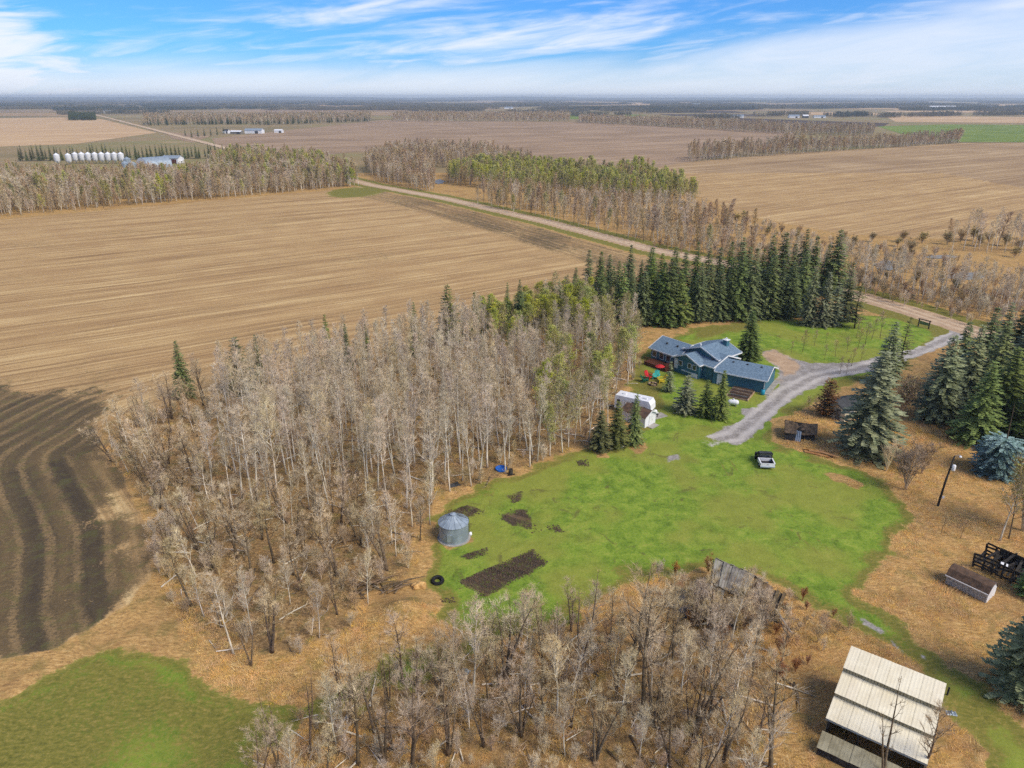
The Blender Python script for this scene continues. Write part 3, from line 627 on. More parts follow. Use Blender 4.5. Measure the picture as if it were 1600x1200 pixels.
def by_px(proto, base, top, name, label, group=None, wide=1.0, cat='tree', rz=None):
    """a tree whose foot and tip are read off the photo"""
    x, y = at(*base); h = zat(top[0], top[1], y) ; u = (top[0] - base[0])
    return plant(proto, x, y, max(h, .8), name, label, cat, group, rz, wide)

def scatter(name, pts, protos, idx, scl, label, cat, kind='stuff', zoff=-.05, joined={}):
    """one mass of growth nobody could count: a point per plant, the plant meshes instanced on the points"""
    srcs = []
    for p in protos:
        key = id(p[0])
        if key not in joined:
            tm, cm = p; mb = MB(); V = np.zeros(len(tm.vertices) * 3, np.float32); tm.vertices.foreach_get('co', V)
            bm = bmesh.new(); bm.from_mesh(tm); nf = len(bm.faces); bm.from_mesh(cm)
            bm.faces.ensure_lookup_table()
            for f in bm.faces[nf:]: f.material_index += 1
            me = bpy.data.meshes.new(name + '_plant'); bm.to_mesh(me); bm.free()
            for m_ in tm.materials: me.materials.append(m_)
            for m_ in cm.materials: me.materials.append(m_)
            joined[key] = bpy.data.objects.new('plant_form', me)
        srcs.append(joined[key])
    pts = np.asarray(pts, float); n = len(pts)
    me = bpy.data.meshes.new(name); P3 = np.column_stack([pts[:, :2], relief(pts[:, :2]) + zoff if pts.shape[1] == 2 else pts[:, 2]])
    me.vertices.add(n); me.vertices.foreach_set('co', P3.astype(np.float32).ravel())
    a = me.attributes.new('turn', 'FLOAT_VECTOR', 'POINT'); t = np.zeros((n, 3), np.float32); t[:, 2] = rng.random(n) * 6.283; t[:, :2] = rng.normal(0, .04, (n, 2)); a.data.foreach_set('vector', t.ravel())
    a = me.attributes.new('grow', 'FLOAT', 'POINT'); a.data.foreach_set('value', np.asarray(scl, np.float32))
    a = me.attributes.new('form', 'INT', 'POINT'); a.data.foreach_set('value', np.asarray(idx, np.int32))
    o = link(name, me)
    ng = bpy.data.node_groups.new(name, 'GeometryNodeTree'); ng.interface.new_socket('Geometry', in_out='INPUT', socket_type='NodeSocketGeometry'); ng.interface.new_socket('Geometry', in_out='OUTPUT', socket_type='NodeSocketGeometry')
    G = NT(ng); gi = G.n('NodeGroupInput'); go = G.n('NodeGroupOutput')
    jn = G.n('GeometryNodeJoinGeometry')
    for so in reversed(srcs):
        oi = G.n('GeometryNodeObjectInfo', None, transform_space='ORIGINAL'); oi.inputs['Object'].default_value = so; oi.inputs['As Instance'].default_value = True
        ng.links.new(oi.outputs['Geometry'], jn.inputs[0])
    def attr(nm, ty):
        nd = G.n('GeometryNodeInputNamedAttribute', None, data_type=ty); nd.inputs['Name'].default_value = nm; return nd.outputs[0]
    er = G.n('FunctionNodeEulerToRotation', {0: attr('turn', 'FLOAT_VECTOR')})
    ip = G.n('GeometryNodeInstanceOnPoints', {'Points': gi.outputs[0], 'Instance': jn.outputs[0], 'Pick Instance': True, 'Instance Index': attr('form', 'INT'), 'Rotation': er.outputs[0], 'Scale': attr('grow', 'FLOAT')})
    ng.links.new(ip.outputs[0], go.inputs[0])
    md = o.modifiers.new('growth', 'NODES'); md.node_group = ng
    return tag(o, label, cat, kind=kind)

def sample(poly_, n, mind, tries=40, seed=1, avoid=()):
    g = np.random.default_rng(seed); lo = poly_.min(0); hi = poly_.max(0); C = lo + g.random((n * tries, 2)) * (hi - lo)
    C = C[inside(C, poly_)]
    for p in avoid: C = C[~inside(C, p)]
    cell = {}; out = []
    for x, y in C:
        i, j = int(x // mind), int(y // mind); ok = True
        for a in (-1, 0, 1):
            for b in (-1, 0, 1):
                for (u, v) in cell.get((i + a, j + b), ()):
                    if (u - x) ** 2 + (v - y) ** 2 < mind * mind: ok = False; break
                if not ok: break
            if not ok: break
        if ok:
            cell.setdefault((i, j), []).append((x, y)); out.append((x, y))
            if len(out) >= n: break
    return np.array(out)
# ---------------------------------------------------------------- the grove of bare aspens
rt = random.Random(21)
def pxof(x, y, z=0.0):
    Y, Z = y, z - CAM_H; zc = Y * math.cos(PITCH) - Z * math.sin(PITCH); yc = Y * math.sin(PITCH) + Z * math.cos(PITCH)
    return 800 + FPX * x / zc, 600 - FPX * yc / zc
CLEAR = [poly(p) for p in ([(640, 900), (690, 870), (700, 960), (620, 990), (600, 960)], [(950, 620), (1040, 600), (1040, 680), (1000, 690), (960, 665)], [(805, 525), (850, 510), (860, 540), (815, 545)], [(290, 690), (390, 660), (400, 690), (300, 720)])]
T = sample(WOODS, 560, 1.9, seed=4, avoid=CLEAR)
keep = [not ((pxof(x, y)[0] < 480 or pxof(x, y)[1] > 800) and i % 12 < 1) for i, (x, y) in enumerate(T)]; T = T[np.array(keep)]
T = T[np.argsort(np.hypot(T[:, 0], T[:, 1]))]
SHEDS = []
def zone(px, py):
    if py > 930: return 'bare tan poplar in the brushy corner below the brush pile', 'brushy corner poplars'
    if px < 330 and py > 640: return 'bare grey-tan tree leaning out over the dark field edge', 'trees along the dark field edge'
    if py > 800: return 'bare tree in the tangled stand left of the round steel bin', 'stand left of the steel bin'
    if px < 480: return 'bare tree in the thin stand below the two lone spruces', 'stand below the lone spruces'
    if px > 850: return 'aspen budding olive green beside the white travel trailer', 'budding aspens by the trailer'
    if px > 660: return 'tall pale-trunked aspen at the lawn edge above the steel bin', 'aspens above the steel bin'
    return 'pale-trunked aspen in the middle of the dense bare grove', 'aspens of the grove middle'
N_IND = 235
rest = {'p': [], 'i': [], 's': []}
for k, (x, y) in enumerate(T):
    px, py = pxof(x, y); lb, gp = zone(px, py)
    if px > 850: pr = rt.choice(OLV + [AS[0], AS[2], LIME[0]]); hh = rt.uniform(8, 10.5)
    elif px > 760 and py < 560: pr = rt.choice(LIME + OLV); hh = rt.uniform(6, 8)
    elif px < 330 or py > 800: pr = rt.choice(PO + AS[4:7]); hh = rt.uniform(5.5, 9)
    else: pr = rt.choice(AS[:6] + [AS[1], AS[3]]); hh = rt.uniform(8.5, 10.5) + 2.2 * min(1, max(0, (py - 590) / 110))
    if k < N_IND:
        lean = (rt.gauss(0, .06), rt.gauss(0, .06)) if px > 330 else (rt.uniform(-.05, .1), rt.uniform(-.3, -.02))
        if px > 850: lb = 'aspen budding olive green in the trees beside the white trailer'
        hh *= rt.uniform(.82, 1.12)
        wd_ = 'short ' if hh < 7.5 else 'tall ' if hh > 10.6 else 'middling ' ; tk = 'dark-trunked ' if pr in PO else 'pale-barked '
        lb = (wd_ + tk + lb.replace('tall ', '').replace('pale-trunked ', '').replace('bare tan ', 'bare ')); gp = wd_ + tk + gp
        plant(pr, x, y, hh, 'aspen_tree' if pr in AS or pr in OLV or pr in LIME else 'poplar_tree', lb, 'tree', gp, lean=lean, rz=0.0 if lean[1] < -.1 else None, wide=rt.uniform(.8, 1.25))
    else:
        al = AS + LIME + OLV + PO; rest['p'].append((x, y)); rest['i'].append(al.index(pr)); rest['s'].append(hh / DEFH[id(pr[0])])
scatter('aspen_thicket', rest['p'], AS + LIME + OLV + PO, rest['i'], rest['s'], 'far side of the bare aspen grove along the stubble field', 'thicket')
U1 = sample(WOODS, 700, 1.2, seed=9, avoid=CLEAR)
scatter('undergrowth', U1, BUSH + RUST, rng.integers(0, 3, len(U1)), rng.uniform(.4, 1.15, len(U1)), 'brown twiggy undergrowth on the floor of the aspen grove', 'undergrowth')

for k in range(24):
    px = 755 + (k % 12) * 15 + rt.uniform(-6, 6); py = (530 if k < 12 else 508) - (k % 12) * 2.2 + rt.uniform(-5, 5); x, y = at(px, py)
    plant(LIME[k % 2], x, y, rt.uniform(6.3, 8.3), 'lime_shrub', 'bright lime green budding %s at the back of the grove near the spruce row' % ('shrub' if k < 12 else 'bush'), 'shrub', 'lime green %s' % ('shrubs' if k < 12 else 'bushes'), wide=1.25)
# ---------------------------------------------------------------- bare poplars across the bottom of the picture
stand = [((905, 1075), (927, 905), SNAG[0], 'dark forked poplar in front of the garden plot, tallest bare trunk there'), ((980, 1060), (1008, 880), PO[1], 'brown crooked poplar left of the collapsed barn with twiggy crown'),
         ((1005, 1120), (1060, 920), PO[3], 'dark two-stemmed poplar standing just left of the collapsed barn'), ((1020, 1130), (1075, 955), SNAG[1], 'thin dark snag beside the two-stemmed poplar by the barn'),
         ((1085, 1150), (1130, 1000), PO[2], 'bare leaning poplar below the collapsed barn'), ((1130, 1190), (1190, 1060), SNAG[0], 'thick bent dark trunk right of the bare grove'),
         ((1205, 1200), (1255, 1030), PO[4], 'slender bare tree in front of the metal shed roof'), ((1380, 1225), (1395, 1085), SNAG[1], 'bare twiggy tree rising before the metal shed'), ((1440, 1215), (1420, 1095), PO[0], 'small bare tree at the metal shed corner'),
         ((645, 1200), (642, 1035), PO[1], 'stout dark poplar at the bottom edge beside the scrap sheets'), ((600, 1190), (592, 1035), SNAG[0], 'dead forked trunk second from the bottom left'), ((560, 1195), (545, 1045), PO[3], 'dark bare poplar standing leftmost at the bottom edge'),
         ((393, 1040), (385, 950), SNAG[1], 'dark dead trunk at the lower edge of the grove by the golden grass'), ((790, 1060), (775, 915), PO[2], 'pale twiggy poplar in front of the garden plot'), ((740, 1090), (735, 945), AS[5], 'pale twiggy tree below the garden plot corner'),
         ((850, 1070), (855, 940), PO[0], 'tan crowned poplar right of the garden plot'), ((870, 1120), (860, 985), AS[6], 'grey twiggy poplar among the bottom grove trunks'), ((815, 1150), (815, 1010), PO[4], 'broad tan poplar in the middle of the bottom grove'),
         ((700, 1180), (700, 1050), PO[1], 'spreading pale poplar beside the scrap sheets'), ((930, 1190), (925, 1060), PO[2], 'low spreading poplar in the bottom grove right half')]
for b_, t_, pr, lb in stand: by_px(pr, b_, t_, 'poplar_tree', lb)
G = sample(GROVE, 90, 2.15, seed=14)
SHEDXY = at(1360, 1130, 2)
for x, y in G:
    px, py = pxof(x, y)
    if py > 1420 or (px > 1200 and py > 1060) or math.hypot(x, y) < 42: continue
    pr = rt.choice(PO + [AS[5], AS[6], SNAG[0]]); h_ = rt.uniform(5.5, 9); zz = ('short' if h_ < 7 else 'taller', 'left end' if px < 620 else 'middle' if px < 900 else 'barn end'); plant(pr, x, y, h_, 'poplar_tree', '%s twiggy poplar filling the %s of the bare grove along the bottom edge' % zz, 'tree', '%s poplars, %s of the bottom grove' % zz, wide=rt.uniform(.85, 1.1), lean=(rt.uniform(-.1, .1), rt.uniform(-.1, .1)))
U2 = sample(GROVE, 260, 1.3, seed=19); U2 = U2[np.array([not (pxof(*p)[0] > 1180) for p in U2])]
scatter('undergrowth', U2, BUSH + RUST, rng.integers(0, 3, len(U2)), rng.uniform(.4, 1.0, len(U2)), 'brown twigs and brush under the bottom poplars', 'undergrowth')
ROUGH = poly([(1010, 905), (1100, 893), (1240, 930), (1330, 980), (1310, 1010), (1250, 1090), (1180, 1050), (1040, 980)])
R1 = sample(ROUGH, 60, 1.2, seed=23)
scatter('brush', R1, BUSH + RUST, rng.choice([0, 1, 2, 3, 3], len(R1)), rng.uniform(.3, .9, len(R1)), 'rusty brush round the collapsed barn', 'brush')
# fallen branches and sticks on the grove floor
def stick(seed):
    random.seed(seed); U = random.uniform; t = MB(); c = MB(); t.tube([(-1.4, 0, .06), (-.2, U(-.2, .2), .12), (1.3, U(-.4, .4), .08)], [.07, .055, .015], 4)
    for k in range(7): x_ = U(-.6, 1.2); c.tube([(x_, 0, .1), (x_ + U(.1, .6), U(-.6, .6), U(.05, .4))], [.02, .006], 3, False)
    return t.mesh('trunk', M_BARK_DARK if seed % 2 else M_BARK_PALE), c.mesh('crown', M_TWIG_PALE)
ST = [stick(700 + k) for k in range(4)]
for p in ST: DEFH[id(p[0])] = 1
for PG, n_, lb in ((WOODS, 420, 'fallen branches strewn over the floor of the aspen grove'), (GROVE, 150, 'fallen branches under the bottom poplars')):
    S_ = sample(PG, n_, 1.0, seed=n_); scatter('fallen_branches', S_, ST, rng.integers(0, 4, len(S_)), rng.uniform(.6, 1.5, len(S_)), lb, 'branches', zoff=.02)
# saplings in the rough to the right
for b_, t_, pr, lb in [((1415, 765), (1432, 690), WILLOW[0], 'wide brown willow thicket between the big spruce and the light pole'), ((1440, 740), (1450, 690), WILLOW[0], 'brown willow bush right next to the light pole thicket'), ((1385, 735), (1380, 690), BUSH[1], 'small bare shrub at the lawn rim below the big blue spruce'),
                       ((1470, 835), (1476, 805), SAPL[0], 'thin sapling in the dry grass below the light pole'), ((1500, 842), (1503, 815), SAPL[1], 'tiny bare sapling between the light pole and the ruined rails'), ((1562, 845), (1580, 735), OLV[0], 'slim greening tree behind the ruined wooden rails'), ((1576, 842), (1590, 765), SAPL[0], 'thin leaning sapling beside the slim greening tree'),
                       ((1290, 650), (1300, 590), CEDAR, 'rusty brown upright cedar behind the dark log cellar'), ((1262, 655), (1262, 622), SAPL[0], 'leafless shrub stem behind the log cellar roof'), ((1270, 655), (1273, 625), SAPL[1], 'leafless shrub beside the rusty cedar'), ((1408, 650), (1415, 590), WILLOW[1], 'brown bush between the two large blue spruces'),
                       ((1598, 830), (1605, 720), WILLOW[1], 'olive bush at the right edge above the ruined rails'), ((1520, 640), (1515, 610), WILLOW[1], 'orange-brown bush at the foot of the right spruces')]:
    by_px(pr, b_, t_, 'shrub' if pr in BUSH + WILLOW else 'tree', lb, cat='shrub' if pr in BUSH + WILLOW else 'tree', wide=1.0)
# orchard whips on the front lawn
wh = [((1236, 553), 535), ((1254, 550), 517), ((1272, 540), 517), ((1290, 535), 520), ((1288, 562), 540), ((1305, 557), 533), ((1323, 552), 528), ((1340, 545), 515), ((1312, 585), 560), ((1322, 585), 562), ((1330, 572), 545), ((1345, 565), 540), ((1352, 538), 505), ((1362, 530), 500), ((1375, 528), 490), ((1338, 528), 500)]
for k, (b_, ty) in enumerate(wh):
    by_px(SAPL[k % 2], b_, (b_[0] + 1, ty), 'fruit_tree', 'small leafless fruit tree planted in rows on the front lawn', 'leafless fruit trees on the front lawn')

# ---------------------------------------------------------------- spruces
for b_, t_, pr, wd, lb in [
    ((290, 622), (290, 530), SPG[0], .75, 'dark green lone spruce leftmost behind the grove'), ((378, 612), (380, 524), SPO[0], 1.0, 'broad olive green conifer second from the left behind the grove'), ((408, 600), (410, 521), SPG[1], .7, 'slim conifer close beside the broad olive one'),
    ((515, 575), (516, 490), SPG[0], .6, 'narrow spruce above the pale aspens, left of the grove middle'), ((545, 580), (543, 505), SP[0], .7, 'short dark spruce behind the aspens of the grove'), ((575, 570), (574, 505), SP[1], .7, 'small spruce half hidden by aspen tops'), ((650, 555), (649, 470), SPG[1], .7, 'spruce tip poking above the grove middle'),
    ((702, 540), (702, 443), SPO[0], .85, 'bright green tallest conifer at the back of the grove'), ((742, 530), (742, 455), SP[2], .75, 'dark spruce left of the lime green shrubs'), ((765, 528), (766, 460), SPG[0], .7, 'spruce in front of the stubble beside the lime shrubs'), ((793, 520), (793, 440), SPG[1], .6, 'narrow bright spruce above the lime shrubs'),
    ((812, 522), (812, 436), SP[0], .75, 'dark pointed spruce above the lime shrubs'), ((848, 510), (848, 443), SP[1], .8, 'small dark spruce right of the pointed one'), ((872, 505), (870, 437), SPS[0], .75, 'greyish young spruce above the lime bushes'), ((895, 500), (894, 428), SP[2], .55, 'slim spruce just left of the tall spruce row'),
    ((1045, 612), (1046, 563), SPS[0], .6, 'small grey-green spruce beside the coloured lawn chairs'), ((1070, 645), (1073, 584), SPS[0], .95, 'bushy blue-green spruce in front of the house windows'), ((1101, 650), (1103, 592), SPS[1], .8, 'middle one of the three spruces before the garage'), ((1124, 655), (1124, 577), SPG[0], .8, 'tallest of the three spruces before the garage'),
    ((1168, 563), (1168, 486), SP[0], 1.35, 'dark spruce standing alone behind the garage roof'), ((938, 703), (936, 640), SPO[0], 1.0, 'bushy olive conifer leftmost beside the white shed'), ((963, 698), (962, 626), SPO[0], .9, 'middle olive conifer in front of the white shed'), ((990, 693), (990, 612), SPG[1], .85, 'pointed conifer in front of the white shed roof'),
    ((1262, 508), (1262, 416), SPB[0], .75, 'blue spruce left of three at the end of the spruce row'), ((1284, 510), (1285, 424), SPB[1], .75, 'blue spruce in the middle at the end of the spruce row'), ((1301, 508), (1301, 438), SPS[0], .8, 'smaller blue spruce at the end of the spruce row'), ((1318, 500), (1317, 408), SPO[0], .75, 'yellowish green conifer by the road at the end of the row'), ((1335, 513), (1343, 442), LARCH, 1.1, 'sparse lone pine near the tan road'),
    ((1381, 600), (1381, 500), SPB[0], .9, 'pale blue spruce behind the biggest blue spruce'), ((1404, 588), (1404, 494), LARCH, .85, 'thin bare-looking larch next to the grey driveway'), ((1352, 706), (1352, 546), SPB[1], 1.15, 'biggest silvery blue spruce with drooping boughs near the lawn'), ((1462, 655), (1462, 522), SPB[0], 1.0, 'large blue-green spruce right of the driveway bend'),
    ((1503, 640), (1503, 505), SPB[1], .8, 'blue spruce behind the right-hand spruce clump'), ((1528, 600), (1530, 478), SP[1], .95, 'dark spruce at the back of the right clump'), ((1552, 590), (1553, 470), SPB[0], .7, 'tall bluish spruce at the back near the right edge'), ((1578, 590), (1580, 463), SPG[0], .9, 'green spruce at the back touching the right edge'), ((1600, 600), (1602, 465), SPB[1], .8, 'bluish spruce cut by the right edge'),
    ((1522, 690), (1528, 562), SPG[1], 1.15, 'broad green spruce above the silver-blue stump spruce'), ((1556, 675), (1560, 540), SPG[0], 1.1, 'green spruce in the middle of the right clump'), ((1592, 670), (1592, 530), SPB[0], .9, 'tall spruce by the right edge of the clump'),
    ((1598, 1085), (1612, 905), SPB[1], .95, 'blue-green spruce cut by the right edge near the grass track'), ((1610, 930), (1615, 850), SPG[1], 1.0, 'spruce boughs at the right edge beside the ruined rails'), ((1640, 700), (1640, 560), SPG[0], 1.0, 'spruce just past the right edge of the clump'),
    ((1540, 640), (1543, 500), SPG[1], 1.1, 'green spruce between the back and front lines of the right clump'), ((1575, 640), (1578, 505), SPB[1], .95, 'bluish spruce in the inner part of the right clump'), ((1612, 700), (1612, 560), SPG[1], 1.2, 'broad spruce reaching in at the right edge'), ((1490, 610), (1490, 500), SPG[0], .95, 'green spruce on the left flank of the right clump'), ((1600, 645), (1600, 495), SP[0], 1.2, 'dark spruce deep in the right clump')]:
    by_px(pr, b_, t_, 'spruce_tree', lb, wide=wd * (1.18 if b_[0] > 1420 else 1.1))
x, y = at(1555, 740); plant(SILV, x, y, 11.5, 'spruce_tree', 'topped silver-blue spruce, round and low, beside the light pole', wide=.92)
rs_ = random.Random(8)
for k in range(25):
    px = 900 + k * 16.6 + rs_.uniform(-3, 3); py = 474 - k * .6; top = 402 - k * 1.5 + rs_.uniform(-14, 16)
    by_px(SP[k % 3] if k % 4 else SPG[0], (px, py), (px, top), 'spruce_tree', 'tall dark spruce in the %s of the back line behind the house' % ('left part' if k < 8 else 'middle' if k < 17 else 'right end'), 'back line of the spruce row, part %d' % ((k > 7) + (k > 16)), wide=rs_.uniform(.95, 1.4))
for k in range(22):
    px = 925 + k * 15.2 + rs_.uniform(-4, 4); py = 512 - k * .95 + rs_.uniform(-3, 3); top = 418 - k * 1.1 + rs_.uniform(-16, 22)
    by_px(SP[(k + 1) % 3] if k % 3 else SPG[k % 2], (px, py), (px, top), 'spruce_tree', 'tall dark spruce in the %s of the front line behind the house' % ('left part' if k < 8 else 'middle' if k < 15 else 'right end'), 'front line of the spruce row, part %d' % ((k > 7) + (k > 14)), wide=rs_.uniform(.9, 1.4))

# ---------------------------------------------------------------- woods farther off
def wood(name, pxpoly, dens, protos, hr, label, cat='wood', seed=1, mind=2.6, wts=None, world=None):
    P = poly(pxpoly) if world is None else world
    x, y = P[:, 0], P[:, 1]; area = .5 * abs(np.dot(x, np.roll(y, 1)) - np.dot(y, np.roll(x, 1)))
    n = int(area * dens); S = sample(P, max(n, 3), mind, 14, seed)
    g = np.random.default_rng(seed); idx = g.choice(len(protos), len(S), p=wts)
    hs = np.array([DEFH[id(p[0])] for p in protos])
    nz = vnoise(S[:, 0], S[:, 1], 13.0); k = (nz > .2) | (g.random(len(S)) < .45); S, idx, nz = S[k], idx[k], nz[k]
    return scatter(name, S, protos, idx, g.uniform(*hr, len(S)) * (.68 + .55 * nz) / hs[idx], label, cat)
FAR = [bare_tree(400 + i, 11, .13, .16, 2.3, 26, .9, .07, (M_BARK_PALE if i else M_BARK_DARK, M_TWIG_BROWN if i != 1 else M_TWIG_PALE), ntw=7, tw=.035, nstem=1 + i % 2, rise=1.5) for i in range(3)]
FARL = [bare_tree(410 + i, 10, .12, .2, 2.5, 24, .7, .05, (M_BARK_PALE, M_TWIG_TAN), leaves=2, leafmat=M_LEAF_LIME if i == 0 else M_LEAF_OLIVE, ntw=5, tw=.035, leafsize=.26, rise=1.3) for i in range(2)]
for p in FAR: DEFH[id(p[0])] = 11
for p in FARL: DEFH[id(p[0])] = 10
wood('treeline', [(-60, 348), (0, 340), (150, 326), (300, 314), (430, 303), (548, 292), (560, 280), (430, 276), (300, 284), (150, 296), (0, 306), (-60, 310)], .075, FAR + FARL + [AS[1]], (8, 13), 'dense belt of bare trees along the top of the stubble field', 'treeline', 31, 2.6, (.25, .25, .18, .06, .16, .1))
wood('treeline', [(-60, 296), (0, 294), (90, 290), (180, 287), (330, 280), (330, 266), (180, 271), (60, 270), (-60, 270)], .05, FAR + FARL, (5, 8), 'grey bare trees in front of the white grain bins', 'treeline', 32, 3, (.3, .3, .2, .05, .15))
wood('treeline', [(330, 278), (450, 276), (545, 272), (470, 250), (420, 246), (330, 250)], .045, FAR + FARL, (8, 12), 'mixed bare and budding trees beside the bin yard', 'treeline', 33, 3, (.2, .2, .2, .2, .2))
wood('wood', [(590, 282), (640, 295), (680, 300), (676, 268), (600, 250), (570, 262)], .07, FAR, (8, 12), 'brown alder wood left of the narrow pond', 'wood', 34, 2.6)
wood('wood', [(570, 250), (700, 262), (760, 262), (840, 262), (760, 240), (620, 236)], .05, FAR, (8, 12), 'bare wood edge in front of the pinkish field', 'wood', 35, 3)
wood('wood', [(700, 288), (800, 300), (900, 308), (1010, 318), (1090, 322), (1060, 298), (1000, 280), (930, 278), (860, 270), (760, 264), (705, 270)], .05, FARL + FAR[:1], (8, 12.5), 'lime green budding aspen wood behind the swamp', 'wood', 36, 3, (.65, .2, .15))
wood('wood', [(740, 322), (830, 338), (920, 358), (1010, 380), (1100, 398), (1180, 408), (1180, 360), (1090, 335), (980, 325), (850, 312), (760, 306)], .035, FAR + FARL[1:] + AS[:2], (7, 11), 'brown flooded wood lining the far side of the road', 'wood', 37, 2.8, (.3, .25, .2, .05, .1, .1))
wood('brush', [(1010, 386), (1100, 402), (1300, 445), (1480, 500), (1600, 528), (1640, 500), (1600, 470), (1450, 452), (1320, 425), (1180, 385), (1090, 375)], .10, BUSH + WILLOW[:1], (2, 4.5), 'dark willow brush in the ditch across the road', 'brush', 38, 1.9)
for k in range(64):
    px = 1215 + k * 6.4 + rs_.uniform(-6, 6); py = 447 + max(0, px - 1330) * .2 + rs_.uniform(-26, 4)
    if px > 1480: py = min(py, 488)
    x, y = at(px, py); plant(rt.choice(AS[:6]), x, y, rt.uniform(9, 12.5), 'aspen_tree', 'white-trunked bare aspen on the far side of the road by the marsh', 'tree', 'roadside aspens by the marsh', lean=(rt.uniform(-.06, .06), rt.uniform(-.1, .14)))
wood('brush', [(1190, 352), (1330, 385), (1500, 412), (1640, 440), (1640, 486), (1480, 486), (1330, 446), (1180, 405)], .045, FAR + WILLOW + BUSH, (2.2, 5), 'grey-brown alders and willows in the marsh along the road', 'brush', 39, 2.4)
wood('treeline', [(1480, 395), (1560, 398), (1640, 405), (1640, 372), (1480, 374)], .03, AS[:4] + FAR[:1], (9, 13), 'tall bare trees standing behind the marsh willows', 'treeline', 40, 2.8)
for k, (px, py, hw) in enumerate([(1345, 388, 3.0), (1362, 378, 3.4), (1375, 392, 2.6), (1402, 385, 3.2), (1420, 396, 5), (1440, 380, 4), (1460, 400, 3), (1480, 382, 4.5), (1500, 378, 5.5), (1520, 376, 5), (1545, 380, 4.6), (1570, 385, 4.5), (1590, 392, 4.4), (1410, 378, 4), (1320, 372, 2.6), (1585, 402, 3.5), (1130, 355, 4), (1150, 350, 4.4), (1165, 352, 4), (1530, 385, 4.5)]):
    x, y = at(px, py); plant(WILLOW[k % 2], x, y, hw, 'willow_bush', 'rounded grey-brown willow bush in the golden marsh', 'bush', 'willow bushes of the marsh', wide=1.5)
wood('treeline', [(1075, 254), (1200, 244), (1350, 234), (1500, 224), (1500, 219), (1350, 228), (1200, 236), (1075, 246)], .045, FAR, (9, 14), 'long row of bare trees between the two brown fields', 'treeline', 41, 3)
wood('treeline', [(905, 192), (1000, 196), (1120, 203), (1245, 211), (1365, 212), (1365, 206), (1245, 204), (1120, 196), (1000, 190), (905, 187)], .03, FAR, (9, 14), 'shelterbelt of bare trees beyond the pinkish field', 'treeline', 42, 3.4)
wood('wood', [(615, 190), (890, 190), (890, 181), (615, 181)], .016, FAR, (10, 14), 'dark wood block beyond the pinkish field', 'wood', 43, 4.5)
wood('wood', [(395, 196), (580, 190), (580, 180), (400, 183)], .014, FAR + SP[:1], (10, 14), 'dark wood right of the far farmstead', 'wood', 44, 4.5)
wood('wood', [(225, 196), (400, 194), (400, 184), (225, 184)], .016, FAR + SP[:1], (10, 14), 'dark wood behind the far farmstead', 'wood', 45, 4.5)
wood('wood', [(108, 188), (150, 188), (150, 182), (108, 182)], .02, SP[:2], (11, 15), 'small square of dark conifers by the range road', 'wood', 46, 4.5)
# conifer shelterbelt behind the white bins, young mixed trees beside
for k in range(56):
    px = 30 + k * 6.3 + rs_.uniform(-2, 2); py = 251 - k * .09; x, y = at(px, py)
    plant(SP[k % 3], x, y, rs_.uniform(8.5, 13.5), 'spruce_tree', 'spruce in the long windbreak behind the white bins', 'tree', 'windbreak spruces behind the bins', z=-.1, wide=.95)
for px, py, h in [(368, 268, 13), (375, 266, 14), (358, 266, 11), (385, 268, 12), (300, 216, 11), (310, 215, 12), (320, 214, 12), (330, 213, 11), (340, 212, 12), (290, 213, 10), (350, 210, 11)]:
    x, y = at(px, py); plant(SPG[0] if py > 250 else SP[1], x, y, h, 'spruce_tree', 'dark conifer standing out in the bin yard trees' if py > 250 else 'dark conifer round the far farmstead', 'tree', 'bin yard conifers' if py > 250 else 'far farmstead conifers', z=-.1)
for px, py, h in [(548, 292, 10.5), (560, 290, 11), (554, 291, 9.5)]:
    x, y = at(px, py); plant(LIME[0] if h != 11 else OLV[1], x, y, h, 'budding_tree', 'light green budding tree where the road meets the field corner', 'tree', 'budding trees at the field corner', wide=1.4)

# clumps for the woods near the skyline: each form is a stand of tops thirty metres wide
def clump(seed, m, n=16, wdt=15):
    random.seed(seed); fo = Fol(); tr = MB(); U = random.uniform; tr.tube([(0, 0, -1), (0, 0, 6)], .2, 3)
    for k in range(n):
        cx, cy, h = U(-wdt, wdt), U(-wdt, wdt), U(7, 12.5); tr.tube([(cx, cy, -1), (cx, cy, h * .8)], [.2, .05], 3, False)
        for j in range(34):
            a = U(0, 6.28); q = U(0, 1); r = 2.6 * math.sqrt(U(0, 1)) * (1 - .55 * q); p = np.array([cx + r * math.cos(a), cy + r * math.sin(a), h * (.25 + .75 * q)])
            fo.tri(p, np.array([U(-1, 1), U(-1, 1), U(.2, 1.6)]) * 1.3, .42)
    c = MB(); c.add(fo.v, fo.f); return tr.mesh('trunk', M_BARK_DARK), c.mesh('crown', m)
CL = [clump(500, mat('far_twig', lin(128, 120, 98, .8), lin(98, 96, 78, .8), .02, .9, per_object=.3)), clump(501, mat('far_conifer', lin(66, 80, 66, .8), lin(50, 64, 54, .8), .02, .9, per_object=.3)), clump(502, MATS['far_twig'])]
for p in CL: DEFH[id(p[0])] = 12
pts, ids = [], []
rf = random.Random(77)
def strip(cx, cy, lx, ly, kind):
    n = int(lx * ly / 420) + 3
    for _ in range(n):
        a = rf.uniform(-.5, .5) * lx; b = rf.uniform(-.5, .5) * ly; p = AC * a + AR * b + (cx, cy); pts.append((p[0], p[1], -.6)); ids.append(kind if rf.random() < .8 else rf.randint(0, 2))
